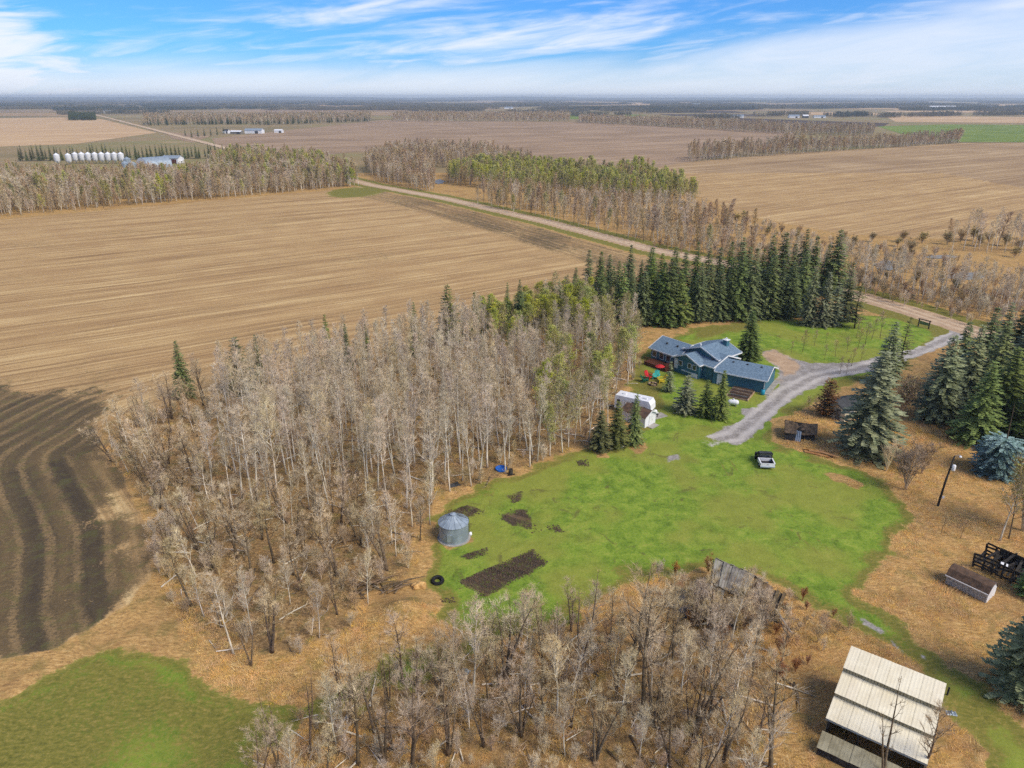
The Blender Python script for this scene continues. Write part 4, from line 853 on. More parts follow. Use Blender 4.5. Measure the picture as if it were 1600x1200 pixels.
FX = [(60, 170, 500, 220, 0), (200, 172, 500, 220, 1), (20, 164, 700, 300, 1), (150, 163, 900, 300, 0), (300, 158, 1800, 300, 0), (480, 157, 1600, 300, 0), (660, 158, 1500, 320, 0), (850, 157, 1500, 300, 0), (1000, 158, 1500, 320, 0), (1180, 158, 1800, 320, 1), (1380, 158, 1800, 320, 0), (1560, 159, 1500, 300, 1),
      (930, 170, 420, 120, 0), (1010, 168, 500, 90, 0), (1100, 166, 500, 160, 0), (1300, 166, 700, 130, 0), (1450, 165, 700, 200, 1), (1580, 172, 600, 160, 1), (1330, 182, 170, 60, 1), (1440, 182, 380, 40, 0), (640, 165, 600, 160, 0), (560, 164, 700, 100, 0), (760, 166, 500, 100, 0), (850, 176, 300, 60, 0), (700, 174, 300, 70, 0), (470, 172, 300, 60, 0), (180, 178, 300, 60, 0), (1120, 186, 160, 30, 0), (1220, 181, 200, 30, 0), (940, 181, 200, 40, 0), (1570, 180, 300, 40, 0), (1050, 176, 300, 40, 0)]
for px, py, lx, ly, kd in FX: strip(*at(px, py), lx, ly, kd)
for _ in range(170):
    py = 155 + rf.random() ** 1.6 * 18; px = rf.uniform(-40, 1640); strip(*at(px, py), rf.uniform(200, 900) * (1.8 if py < 160 else 1), rf.uniform(25, 160), rf.choice([0, 0, 1, 2]))
pts = np.array(pts)
scatter('distant_woods', pts, CL, ids, np.random.default_rng(2).uniform(.8, 1.25, len(pts)), 'bluish far-off woods and shelterbelts below the skyline', 'woods')

# ---------------------------------------------------------------- tall dry grass in the rough
def tuft(seed, m, n=34, h=.55, sp=.5):
    random.seed(seed); fo = Fol(); U = random.uniform
    for k in range(n):
        a = U(0, 6.28); p = np.array([math.cos(a) * sp * U(0, 1), math.sin(a) * sp * U(0, 1), -.05]); fo.tri(p, np.array([U(-.6, .6) + .35, U(-.6, .6) + .15, U(.35, 1)]) * h * U(.5, 1.1), .013)
    t = MB(); t.tube([(0, 0, -.1), (0, 0, .1)], .02, 3); c = MB(); c.add(fo.v, fo.f); return t.mesh('trunk', m), c.mesh('crown', m)
M_DRY = mat('dry_blade', lin(238, 198, 130), lin(202, 158, 96), .08, .9, coords='Generated', per_object=.5)
TU = [tuft(600, M_DRY), tuft(601, M_DRY, 44, .7, .6), tuft(602, M_DRY, 26, .4, .4)]
for p in TU: DEFH[id(p[0])] = .8
def grassy(P, n, seed, label, mind=.55, band=True):
    S = sample(P, n * 3, mind, 5, seed); w, _, _ = classify(S)
    k = (w['lawn'] < .35) & (w['stub'] < .35) & (w['drive'] < .3) & (w['gravel'] < .3); S = S[k][:n]
    g = np.random.default_rng(seed); scatter('dry_grass', S, TU, g.integers(0, 3, len(S)), g.uniform(.5, 1.15, len(S)) * (.6 + .7 * vnoise(S[:, 0], S[:, 1], 4.0)), label, 'grass')
grassy(poly([(1240, 640), (1330, 620), (1640, 640), (1640, 1300), (1480, 1300), (1340, 1010), (1300, 1000), (1330, 720), (1200, 720)]), 11000, 3, 'tall orange dry grass right of the lawn and round the sheds', .38)
grassy(poly([(1000, 880), (1100, 885), (1240, 920), (1400, 1010), (1250, 1300), (350, 1300), (300, 1010), (240, 880), (420, 1040), (600, 960), (700, 950), (760, 990)]), 12000, 4, 'tall tan dry grass round the collapsed barn and bottom poplars', .36)
grassy(WOODS, 8000, 5, 'dry grass between the trunks of the aspen grove', .8)

# clods and weeds on the bare plots
def clod(seed):
    random.seed(seed); bm = bmesh.new(); bmesh.ops.create_icosphere(bm, subdivisions=1, radius=.14)
    for v_ in bm.verts: v_.co *= random.uniform(.6, 1.2); v_.co.z *= .6
    me = bpy.data.meshes.new('crown'); bm.to_mesh(me); bm.free(); me.materials.append(M_CLOD); t = MB(); t.tube([(0, 0, -.05), (0, 0, .0)], .05, 3); return t.mesh('trunk', M_CLOD), me
M_CLOD = mat('clod_soil', lin(96, 80, 62, .8), lin(62, 52, 42, .8), 3, .95, per_object=.4); M_WEED = mat('weed_blade', lin(140, 156, 66, .8), lin(104, 122, 46, .8), 1, .9, per_object=.4)
CLOD = [clod(800), clod(801), tuft(802, M_WEED, 24, .25, .3)]
for p in CLOD: DEFH[id(p[0])] = 1
CP = np.vstack([sample(p, 520 if k == 0 else 70, .22, seed=90 + k) for k, p in enumerate(MUD)])
scatter('soil_clods', CP, CLOD, rng.choice([0, 0, 1, 1, 2], len(CP)), rng.uniform(.5, 1.4, len(CP)), 'dark clods and weeds on the dug garden plot and bare patches', 'soil', zoff=0)
# ================================================================ BUILDINGS AND THINGS
def bar(mb, p, q, w, h):
    """a squared timber from p to q"""
    p = np.array(p, float); q = np.array(q, float); d = nrm(q - p); s = np.cross(d, np.array([0, 0, 1.0])); s = nrm(s) if np.linalg.norm(s) > 1e-4 else np.array([1.0, 0, 0]); u = np.cross(s, d)
    vs = [c + s * a * w / 2 + u * b * h / 2 for c in (p, q) for a, b in ((-1, -1), (1, -1), (1, 1), (-1, 1))]
    return mb.add(vs, [(3, 2, 1, 0), (4, 5, 6, 7), (0, 1, 5, 4), (1, 2, 6, 5), (2, 3, 7, 6), (3, 0, 4, 7)])
def turned(mb, ang, off):
    c, s = math.cos(ang), math.sin(ang); mb.v = [(x * c - y * s + off[0], x * s + y * c + off[1], z + (off[2] if len(off) > 2 else 0)) for x, y, z in mb.v]; return mb
M_SIDING = mat('siding_teal', lin(62, 112, 128, .9), lin(54, 98, 114, .9), 1.2, .6, (1, 1, 12), bump=.15)
M_SHINGLE = mat('shingle_slate', lin(116, 138, 156, .9), lin(88, 110, 128, .9), 3.5, .85, bump=.5, bscale=9)
M_TRIM = mat('trim_white', lin(226, 228, 228, .9), lin(208, 210, 210, .9), 1.0, .5)
M_GLASS = mat('window_glass', lin(34, 40, 46), lin(52, 58, 62), 2, .08, spec=.8)
M_DECK = mat('deck_brown', lin(110, 62, 44, .8), lin(82, 46, 34, .8), 2.0, .8, (1, 6, 6), bump=.3)
M_CONC = mat('concrete', lin(176, 172, 164, .8), lin(150, 146, 138, .8), 1.2, .9)
M_WHITE = mat('white_panel', lin(232, 234, 236, .9), lin(214, 216, 220, .9), .8, .35)
M_BLACK = mat('black_rubber', lin(30, 30, 32), lin(20, 20, 22), 3, .8)
M_DARKGREY = mat('dark_grey', lin(70, 72, 74, .8), lin(50, 52, 54, .8), 2, .7)
M_GREYWOOD = mat('weathered_board', lin(150, 146, 136, .85), lin(104, 98, 90, .85), 1.6, .95, (1, 1, 1), bump=.5, per_object=.4)
M_BLACKWOOD = mat('charred_board', lin(66, 62, 58, .8), lin(36, 34, 32, .8), 1.6, .95, bump=.5, per_object=.5)
M_STEEL = mat('galvanised', lin(178, 192, 202, .8), lin(146, 160, 170, .8), .9, .45, (1, 1, .4), metal=.35, bump=.08)
M_TINROOF = mat('tin_roof', lin(232, 224, 198, .92), lin(220, 210, 182, .92), .5, .6, bump=.03, per_object=.06)
M_TINWALL = mat('tin_wall', lin(176, 168, 138, .8), lin(146, 138, 110, .8), .8, .65)
M_BROWNROOF = mat('brown_roof', lin(112, 88, 70, .8), lin(78, 64, 54, .8), 1.5, .9, bump=.4, bscale=8)
M_MOSS = mat('sod_roof', lin(122, 102, 78, .9), lin(80, 68, 54, .9), 2.2, .95, bump=.8, bscale=6)
M_PEELED = mat('peeled_log', lin(206, 164, 112, .85), lin(166, 122, 80, .85), 1.0, .8, bump=.3, per_object=.3)
M_SOIL = mat('bed_soil', lin(74, 54, 42, .8), lin(52, 40, 32, .8), 2.2, .95, bump=.5)
M_TIMBER = mat('bed_timber', lin(196, 170, 140, .8), lin(150, 124, 98, .8), 1.4, .9)

# ---------------------------------------------------------------- the blue house with its garage
HO = np.array([36.44, 126.44, 0.0])
house = tag(empty('house', tuple(HO)), 'dark blue split-level house with slate shingle roofs and white trim', 'house')
A1 = R(38); A2 = R(57.5); GO = np.array([45.8, 119.1]) - HO[:2]
def hp(mb, name, m, parent=house, garage=False):
    turned(mb, A2 if garage else A1, GO if garage else (0, 0)); return mb.build(name, m, parent)
def gable_y(x0, x1, y0, y1, ze, zr):            # walls under a ridge that runs along y
    xm = (x0 + x1) / 2; return MB().prism([(x0, -.4), (x1, -.4), (x1, ze), (xm, zr), (x0, ze)], y0, y1)
def gable_x(x0, x1, y0, y1, ze, zr):
    ym = (y0 + y1) / 2; return MB().prism([(y0, -.4), (y1, -.4), (y1, ze), (ym, zr), (y0, ze)], x0, x1, 'x')
def roof_y(x0, x1, y0, y1, ze, zr, t=.16):
    xm = (x0 + x1) / 2; mb = MB(); mb.slab([(x0, y0, ze), (x0, y1, ze), (xm, y1, zr), (xm, y0, zr)], t); mb.slab([(xm, y0, zr), (xm, y1, zr), (x1, y1, ze), (x1, y0, ze)], t)
    f = MB()
    for x in (x0 - .03, x1 + .03): bar(f, (x, y0 - .02, ze - .08), (x, y1 + .02, ze - .08), .07, .22)
    for y in (y0 - .04, y1 + .04):
        for x in (x0, x1): bar(f, (x, y, ze - .07), (xm, y, zr - .07), .07, .24)
    return mb, f
def roof_x(x0, x1, y0, y1, ze, zr, t=.16):
    mb, f = roof_y(-y1, -y0, x0, x1, ze, zr, t)
    for m_ in (mb, f): m_.v = [(y, -x, z) for x, y, z in m_.v]
    return mb, f
for nm, wall, roof, gar in [('west_wing', gable_y(0, 7.4, 6.2, 13.1, 2.72, 4.3), roof_y(-.4, 7.8, 5.9, 13.5, 2.72, 4.45), False),
                            ('front_gable', gable_x(-1.0, 4.0, .3, 6.2, 2.95, 4.2), roof_x(-1.45, 4.2, -.1, 6.6, 2.95, 4.38), False),
                            ('east_gable', gable_y(.2, 7.8, -2.0, 3.2, 2.95, 4.4), roof_y(-.25, 8.2, -2.4, 3.3, 2.98, 4.56), False),
                            ('upper_gable', gable_x(2.0, 8.6, -1.5, 6.2, 3.95, 5.25), roof_x(1.6, 9.0, -2.0, 6.7, 3.95, 5.5), False),
                            ('garage', gable_y(0, 7.2, 0, 9.6, 2.6, 4.0), roof_y(-.4, 7.6, -.4, 9.3, 2.6, 4.15), True)]:
    w_ = hp(wall, 'wall', M_SIDING, garage=gar); w_['label'] = 'teal blue siding wall of the %s' % nm.replace('_', ' ')
    r_ = hp(roof[0], 'roof', M_SHINGLE, garage=gar); hp(roof[1], 'fascia', M_TRIM, r_, garage=gar)
def opening(kind, x, y, z, wy, h, face='x-', garage=False):
    """a window or door set 3 cm proud of a wall; face names the wall's outward axis"""
    fr = MB(); gl = MB(); t = .09
    def put(mb, a0, a1, z0, z1, d0, d1):
        if face == 'x-': mb.box(x - d1, x - d0, a0, a1, z0, z1)
        elif face == 'y-': mb.box(a0, a1, y - d1, y - d0, z0, z1)
    c = y if face == 'x-' else x; a0, a1 = c - wy / 2, c + wy / 2
    if kind == 'door':
        put(fr, a0, a1, z, z + h, .003, .06); o = hp(fr, 'door', M_TRIM, garage=garage); k = MB(); put(k, a0 + .08, a0 + .16, z + h * .48, z + h * .52, .06, .12); hp(k, 'handle', M_DARKGREY, o, garage)
    else:
        put(fr, a0 - t, a0, z - t, z + h + t, .003, .07); put(fr, a1, a1 + t, z - t, z + h + t, .003, .07); put(fr, a0, a1, z - t, z, .003, .068); put(fr, a0, a1, z + h, z + h + t, .003, .068)
        o = hp(fr, 'window', M_TRIM, garage=garage); put(gl, a0, a1, z, z + h, .003, .03); hp(gl, 'pane', M_GLASS, o, garage)
opening('door', -1.0, 5.75, .75, .9, 2.05)
for y_, w_, h_ in ((4.65, .75, .85), (2.5, .75, .9), (1.35, .75, .9)): opening('window', -1.0, y_, 1.65, w_, h_)
opening('window', .2, .3, 1.75, .7, .8, 'y-')
for y_ in (12.2, 10.3, 8.6): opening('window', 0, y_, 1.1, 1.0, 1.2)
opening('door', 0, 8.3, .05, .9, 2.0, garage=True)
opening('door', 0, 0, .05, .01, .01) if False else None
sk = MB(); sk.box(-1.09, -1.003, .5, 4.3, .72, .92); hp(sk, 'trim_band', M_TRIM)
bs = MB(); bs.box(-1.06, -1.004, .5, 2.0, -.2, .7); hp(bs, 'basement_wall', M_WHITE)
ch = MB(); ch.box(7.2, 8.1, .5, 1.4, 4.3, 6.0); o = hp(ch, 'chimney', M_SIDING); c2 = MB(); c2.box(7.08, 8.22, .38, 1.52, 6.0, 6.12); c2.tube([turned_p for turned_p in ((7.65, .95, 6.12), (7.65, .95, 6.5))], .14, 8); hp(c2, 'cap', M_TRIM, o)
for x_, y_, z_ in ((3.2, 3.6, 5.18), (2.0, 10.8, 3.75), (2.1, 8.2, 3.78), (1.6, -.6, 3.7)):
    v_ = MB(); v_.box(x_ - .16, x_ + .16, y_ - .16, y_ + .16, z_ - .2, z_ + .28); hp(v_, 'roof_vent', M_DARKGREY if z_ < 5 else M_TRIM)
for y_ in (1.6, 4.2, 6.8):
    v_ = MB(); v_.box(2.7, 3.0, y_ - .15, y_ + .15, 3.5, 4.02); hp(v_, 'roof_vent', M_DARKGREY, garage=True)
dk = MB(); dk.box(-3.0, -.02, 6.7, 12.2, .62, .74); o = hp(dk, 'deck', M_DECK)
dk = MB(); dk.box(-2.98, -2.9, 6.7, 12.2, -.2, .62); dk.box(-2.9, -.02, 6.62, 6.7, -.2, .62); hp(dk, 'skirt', M_DECK, o)
rl = MB()
for k in range(12): y_ = 6.75 + k * .49; rl.box(-2.98, -2.92, y_ - .04, y_ + .04, .74, 1.7)
bar(rl, (-2.95, 6.7, 1.72), (-2.95, 12.2, 1.72), .1, .06); bar(rl, (-2.95, 6.72, 1.72), (-.1, 6.72, 1.72), .1, .06); rl.box(-2.9, -.1, 6.69, 6.75, .8, 1.6); hp(rl, 'railing', M_DECK, o)
# gutter pipe and end-wall skirting of the garage
dp = MB(); dp.tube([(-.08, .12, 0), (-.08, .12, 2.5)], .05, 6); hp(dp, 'downpipe', M_TRIM, garage=True)
sl = MB(); sl.box(-.5, 7.6, -1.0, -.02, -.1, .14); hp(sl, 'garage_apron', M_CONC, garage=True)

# terraced bed below the garage wall
def to_g(v, u, z=0.0): c, s = math.cos(A2), math.sin(A2); p = HO[:2] + GO + np.array([v * c - u * s, v * s + u * c]); return p[0], p[1], z
bd = tag(empty('garden_bed', to_g(-2.6, 3.6), A2), 'terraced brown garden bed framed in pale timber beside the garage wall', 'garden bed')
for k in range(4):
    x0 = 1.9 - k * 1.1; s_ = MB(); s_.box(x0 - 1.02, x0, -1.9, 1.7, -.1, .62 - k * .16); s_.build('soil_step', M_SOIL, bd)
    p_ = MB(); p_.box(x0 - 1.1, x0 - 1.02, -1.95, 1.75, -.1, .68 - k * .16); p_.build('timber', M_TIMBER if k != 2 else M_GREYWOOD, bd)
for y_ in (-2.06, 1.8): p_ = MB(); p_.box(-2.6, 1.95, y_ - .06, y_ + .06, -.1, .35); p_.build('timber', M_TIMBER, bd)
x, y, _ = to_g(-.65, .1); rb = tag(empty('rain_barrel', (x, y, 0)), 'turquoise plastic rain barrel at the garage corner', 'barrel')
MB().lathe([(0, 0), (.33, 0), (.38, .25), (.39, .6), (.34, .95), (0, .97)], 14).build('barrel', mat('turquoise_plastic', lin(40, 160, 190, .8), lin(30, 140, 170, .8), 2, .4), rb, True)
MB().lathe([(.1, .96), (.1, 1.06), (0, 1.06)], 8).build('cap', M_DARKGREY, rb)

# propane tank
x, y = at(1145, 634); pt = tag(empty('propane_tank', (x, y, 0), R(-20)), 'white propane tank lying on the grass by the three spruces', 'tank')
mb = MB(); mb.lathe([(0, -.95), (.25, -.9), (.42, -.72), (.47, -.5), (.47, .5), (.42, .72), (.25, .9), (0, .95)], 16); mb.v = [(z, x_, y_ + .72) for x_, y_, z in mb.v]; mb.build('tank', M_WHITE, pt, True)
for s_ in (-.5, .5): MB().box(s_ - .08, s_ + .08, -.3, .3, -.05, .4).build('foot', M_CONC, pt)
MB().lathe([(.16, 1.15), (.16, 1.32), (0, 1.36)], 10).build('valve_cover', M_WHITE, pt)

# ---------------------------------------------------------------- travel trailer and the white shed
tr_ = tag(empty('travel_trailer', (20.9, 110.9, 0), math.atan2(-3.1, 5.3)), 'long white travel trailer parked between the aspens and the white shed', 'trailer')
mb = MB(); mb.prism([(-3.2, .55), (2.9, .55), (3.3, 1.3), (3.2, 2.3), (2.8, 2.95), (-3.1, 3.0), (-3.25, 2.6)], -1.15, 1.15); mb.build('body', M_WHITE, tr_)
for x_, w_ in ((-2.5, .5), (.5, 1.2)): o = MB().box(x_ - w_ / 2, x_ + w_ / 2, -1.19, -1.152, 1.7, 2.3).build('window', M_DARKGREY, tr_); MB().box(x_ - w_ / 2 + .06, x_ + w_ / 2 - .06, -1.2, -1.191, 1.76, 2.24).build('pane', M_GLASS, o)
MB().box(-1.3, -.6, -1.19, -1.152, .7, 2.5).build('door', M_TRIM, tr_)
d_ = MB().add([(1.6, -1.156, 1.5), (2.0, -1.156, 1.9), (2.5, -1.156, 1.75), (2.2, -1.156, 1.45)], [(0, 1, 2, 3)]).build('decal', M_DARKGREY, tr_)
for x_ in (-.9, .1): o = MB().tube([(x_, -1.12, .36), (x_, -.9, .36)], .36, 14).build('wheel', M_BLACK, tr_); MB().tube([(x_, -1.14, .36), (x_, -1.121, .36)], .18, 10).build('rim', M_STEEL, o)
for x_ in (-.9, .1): MB().tube([(x_, .9, .36), (x_, 1.12, .36)], .36, 14).build('wheel', M_BLACK, tr_)
for x_, y_ in ((-1.9, 0), (.6, .3), (1.9, -.2)): MB().box(x_ - .3, x_ + .3, y_ - .25, y_ + .25, 2.96, 3.14).build('roof_hatch', M_WHITE, tr_)
hb = MB(); bar(hb, (3.1, -.5, .55), (4.3, 0, .5), .1, .12); bar(hb, (3.1, .5, .55), (4.3, 0, .5), .1, .12); hb.tube([(4.15, 0, -.02), (4.15, 0, .6)], .06, 8); hb.build('hitch', M_DARKGREY, tr_)
MB().lathe([(0, .6), (.34, .6), (.36, 1.0), (.25, 1.25), (0, 1.3)], 12, (3.7, 0)).build('gas_cover', M_WHITE, tr_, True)
ws = tag(empty('garden_shed', (21.6, 104.6, 0), R(135)), 'small white shed with brown roof beside the travel trailer', 'shed')
# local x runs back-left along the ridge, local y across the end wall
e_ = MB(); e_.prism([(0, -.3), (-3.0, -.3), (-3.0, 1.9), (-1.5, 2.6), (0, 1.9)], 0, 4.6, 'x'); e_.build('wall', M_WHITE, ws)
rf_ = MB(); rf_.slab([(-.25, .25, 1.86), (4.8, .25, 1.86), (4.8, -1.5, 2.72), (-.25, -1.5, 2.72)], .1); rf_.slab([(-.25, -1.5, 2.72), (4.8, -1.5, 2.72), (4.8, -3.25, 1.86), (-.25, -3.25, 1.86)], .1); rf_.build('roof', M_BROWNROOF, ws)
fs = MB(); bar(fs, (-.28, .26, 1.82), (-.28, -1.5, 2.68), .06, .16); bar(fs, (-.28, -3.26, 1.82), (-.28, -1.5, 2.68), .06, .16); fs.build('fascia', M_TRIM, ws)
o = MB().box(-.05, -.003, -2.1, -1.1, .02, 1.75).build('door', M_TRIM, ws); MB().box(-.09, -.05, -2.0, -1.93, .85, .95).build('handle', M_DARKGREY, o)
MB().box(-1.1, -.02, -2.6, -.6, -.1, .07).build('step', M_CONC, ws)
# propane grill and pad behind the shed
x, y = at(1029, 650); mb = MB(); mb.box(-1.3, 1.3, -.9, .9, -.05, .07); tag(mb.build('patio_pad', M_CONC, None, loc=(x, y, 0), rot=(0, 0, R(30))), 'small concrete pad at the trailer hitch', 'pad')
x, y = at(963, 699); mb = MB(); mb.box(-1.2, 1.2, -.4, .4, 0, .09); tag(mb.build('white_board', M_WHITE, None, loc=(x, y, .02), rot=(0, 0, R(20))), 'white board lying on the grass before the olive conifers', 'board')

# lawn chairs round a fire ring
def chair(px, py, rz, c, lb):
    x, y = at(px, py); r = tag(empty('lawn_chair', (x, y, gz(x, y)), rz), lb, 'chair', 'coloured lawn chairs'); m_ = mat('chair_paint', lin(*c, .8), lin(*c, .7), 2, .5)
    MB().prism([(-.35, .3), (.45, .42), (.45, .48), (-.35, .36)], -.36, .36).build('seat', m_, r)
    b_ = MB()
    for k in range(5): y0 = -.36 + k * .146; hgt = 1.25 - abs(k - 2) * .07; b_.prism([(-.3, .3), (-.36, .32), (-.78, hgt), (-.72, hgt)], y0, y0 + .13)
    b_.build('backrest', m_, r)
    for s_ in (-1, 1):
        a_ = MB(); a_.box(-.55, .5, s_ * .45 - .08, s_ * .45 + .08, .64, .69); a_.build('armrest', m_, r)
        a_ = MB(); a_.box(.38, .46, s_ * .42 - .05, s_ * .42 + .05, 0, .64); a_.build('leg', m_, r)
        a_ = MB(); bar(a_, (-.75, s_ * .4, .02), (.4, s_ * .4, .4), .05, .12); a_.build('leg', m_, r)
    r.scale = (1.25, 1.25, 1.25)
chair(1008, 597, R(-10), (30, 110, 80), 'dark green lawn chair leftmost at the fire ring')
chair(1014, 592, R(-50), (205, 40, 45), 'red lawn chair at the fire ring beside the green one')
chair(1025, 592, R(-110), (70, 200, 190), 'turquoise lawn chair at the fire ring')
chair(1033, 597, R(-170), (235, 205, 50), 'yellow lawn chair rightmost at the fire ring')
x, y = at(1020, 601); fr_ = tag(empty('fire_ring', (x, y, gz(x, y))), 'brown stone fire ring between the coloured chairs', 'fire pit')
for k in range(10):
    th = k * .628; b_ = MB(); b_.box(-.2, .2, -.13, .13, -.05, .3); b_.build('stone', M_TIMBER if k % 3 else M_SOIL, fr_, loc=(math.cos(th) * .7, math.sin(th) * .7, 0), rot=(0, 0, th + 1.57))
x, y = at(1030, 588); um = tag(empty('parasol', (x, y, 0)), 'red parasol standing behind the lawn chairs', 'parasol')
MB().tube([(0, 0, 0), (0, 0, 2.3)], .03, 6).build('pole', M_DARKGREY, um); MB().lathe([(0, 2.45), (.5, 2.28), (.95, 2.05), (.93, 2.03), (0, 2.38)], 8).build('canopy', mat('red_cloth', lin(200, 44, 48, .8), lin(180, 36, 40, .8), 2, .8), um)

# ---------------------------------------------------------------- white pickup
pk = tag(empty('pickup_truck', (36.9, 90.7, .0), R(90 - 6)), 'compact pickup with white bed sides and black cab parked on the lawn', 'truck')
# local x forward
mb = MB(); mb.box(-.05, 2.35, -.98, -.82, .55, 1.12); mb.box(-.05, 2.35, .82, .98, .55, 1.12); mb.box(2.2, 2.35, -.82, .82, .55, 1.1); mb.build('bed_side', M_WHITE, pk)
MB().box(.02, 2.2, -.82, .82, .5, .6).build('bed_floor', M_BLACK, pk)
for s_ in (-1, 1): MB().box(.05, 2.19, min(s_ * .815, s_ * .75), max(s_ * .815, s_ * .75), .6, 1.09).build('bed_liner', M_BLACK, pk)
o = MB().box(-.14, -.052, -.93, .93, .55, 1.1).build('tailgate', M_WHITE, pk); MB().box(-.16, -.141, -.12, .12, .85, .92).build('handle', M_BLACK, o)
MB().box(-.3, -.145, -.95, .95, .42, .56).build('bumper', M_STEEL, pk)
cb = MB(); cb.prism([(2.38, .5), (4.15, .5), (4.15, 1.12), (3.95, 1.15), (3.45, 1.78), (2.55, 1.82), (2.42, 1.15)], -.93, .93); cb.build('cab', M_BLACK, pk)
MB().prism([(2.5, 1.825), (3.44, 1.785), (3.44, 1.84), (2.5, 1.87)], -.8, .8).build('cab_roof', M_DARKGREY, pk)
MB().prism([(2.385, 1.14), (2.43, 1.2), (2.52, 1.76), (2.47, 1.76), (2.36, 1.14)], -.8, .8).build('rear_window', M_GLASS, pk)
MB().prism([(4.0, 1.16), (3.5, 1.76), (3.53, 1.78), (4.05, 1.17)], -.8, .8).build('windscreen', M_GLASS, pk)
for s_ in (-1, 1): MB().prism([(2.6, 1.2), (3.75, 1.2), (3.38, 1.7), (2.68, 1.72)], s_ * .945 - .012, s_ * .945 + .012).build('side_window', M_GLASS, pk)
MB().prism([(4.152, .5), (5.3, .5), (5.35, .95), (5.2, 1.05), (4.152, 1.12)], -.93, .93).build('hood', M_DARKGREY, pk)
MB().box(5.33, 5.45, -.95, .95, .4, .62).build('bumper', M_STEEL, pk)
for s_ in (-.7, .7): MB().box(5.34, 5.39, s_ - .18, s_ + .18, .72, .92).build('headlight', M_GLASS, pk)
for s_ in (-1, 1):
    MB().box(-.06, .02, min(s_ * .985, s_ * .88), max(s_ * .985, s_ * .88), .7, 1.0).build('tail_light', M_BLACK, pk)
    MB().box(3.75, 3.95, min(s_ * 1.2, s_ * .96), max(s_ * 1.2, s_ * .96), 1.12, 1.35).build('mirror', M_BLACK, pk)
    for x_ in (.95, 4.75):
        o = MB().tube([(x_, s_ * .72, .38), (x_, s_ * 1.0, .38)], .38, 16).build('wheel', M_BLACK, pk); MB().tube([(x_, s_ * .99, .38), (x_, s_ * 1.01, .38)], .22, 12).build('rim', M_STEEL, o)
pk.scale = (.7, 1.08, .95)

# ---------------------------------------------------------------- round steel bin and the things near it
bn_ = tag(empty('grain_bin', (-7.1, 73.6, 0)), 'round galvanised steel grain bin with conical roof at the lawn edge', 'grain bin')
rw_, hw_ = 1.78, 2.25
for k in range(3):
    prof = []; z0 = .1 + k * hw_ / 3
    for j in range(19): prof.append((rw_ + .012 * math.sin(j * 2.1) + (.012 if j in (0, 18) else 0), z0 + (hw_ / 3) * j / 18))
    MB().lathe(prof, 40).build('wall_ring', M_STEEL, bn_, True)
for k in range(14):
    a0, a1 = 2 * math.pi * k / 14, 2 * math.pi * (k + 1) / 14; c0, s0, c1, s1 = math.cos(a0), math.sin(a0), math.cos(a1), math.sin(a1); ro, ri, zo, zi = rw_ + .1, .3, hw_ + .08, hw_ + .98
    am = (a0 + a1) / 2; cm, sm = math.cos(am), math.sin(am)
    q = MB(); q.add([(ro * c0, ro * s0, zo), (ro * cm, ro * sm, zo + .0), (ro * c1, ro * s1, zo), (ri * c1, ri * s1, zi), (ri * cm, ri * sm, zi), (ri * c0, ri * s0, zi)], [(0, 1, 4, 5), (1, 2, 3, 4)]); bar(q, (ro * c0, ro * s0, zo + .02), (ri * c0, ri * s0, zi + .02), .035, .06); q.build('roof_panel', M_STEEL, bn_)
MB().lathe([(.34, zi - .06), (.34, zi + .14), (.38, zi + .15), (0, zi + .3)], 18).build('cap', M_STEEL, bn_)
mb = MB(); th = .35
for s_ in (-.18, .18): mb.tube([((rw_ + .12) * math.cos(th) - s_ * math.sin(th), (rw_ + .12) * math.sin(th) + s_ * math.cos(th), 0), ((rw_ + .12) * math.cos(th) - s_ * math.sin(th), (rw_ + .12) * math.sin(th) + s_ * math.cos(th), 2.4), (.5 * math.cos(th) - s_ * math.sin(th), .5 * math.sin(th) + s_ * math.cos(th), zi + .02)], .025, 5)
for k in range(14):
    if k < 8: r_, z_ = rw_ + .12, .25 + k * .29
    else: r_ = rw_ - (k - 7) * .2; z_ = 2.4 + (k - 7) * .125
    mb.tube([(r_ * math.cos(th) + .18 * math.sin(th), r_ * math.sin(th) - .18 * math.cos(th), z_), (r_ * math.cos(th) - .18 * math.sin(th), r_ * math.sin(th) + .18 * math.cos(th), z_)], .02, 4)
mb.build('ladder', M_DARKGREY, bn_)
MB().lathe([(0, -.1), (rw_ + .25, -.1), (rw_ + .25, .1), (0, .1)], 30).build('slab', M_CONC, bn_)
th = -1.75; q = MB(); q.box(-.35, .35, -.04, .03, .5, 1.5); turned(q, th + math.pi / 2, (math.cos(th) * (rw_ + .03), math.sin(th) * (rw_ + .03))); q.build('hatch', M_STEEL, bn_)
x, y = at(735, 836); MB_ = MB().lathe([(0, 0), (.2, 0), (.22, .2), (.18, .42), (0, .45)], 10); o = MB_.build('pail', M_WHITE, None, True, loc=(x, y, gz(x, y))); tag(o, 'white pail standing beside the steel bin', 'pail')
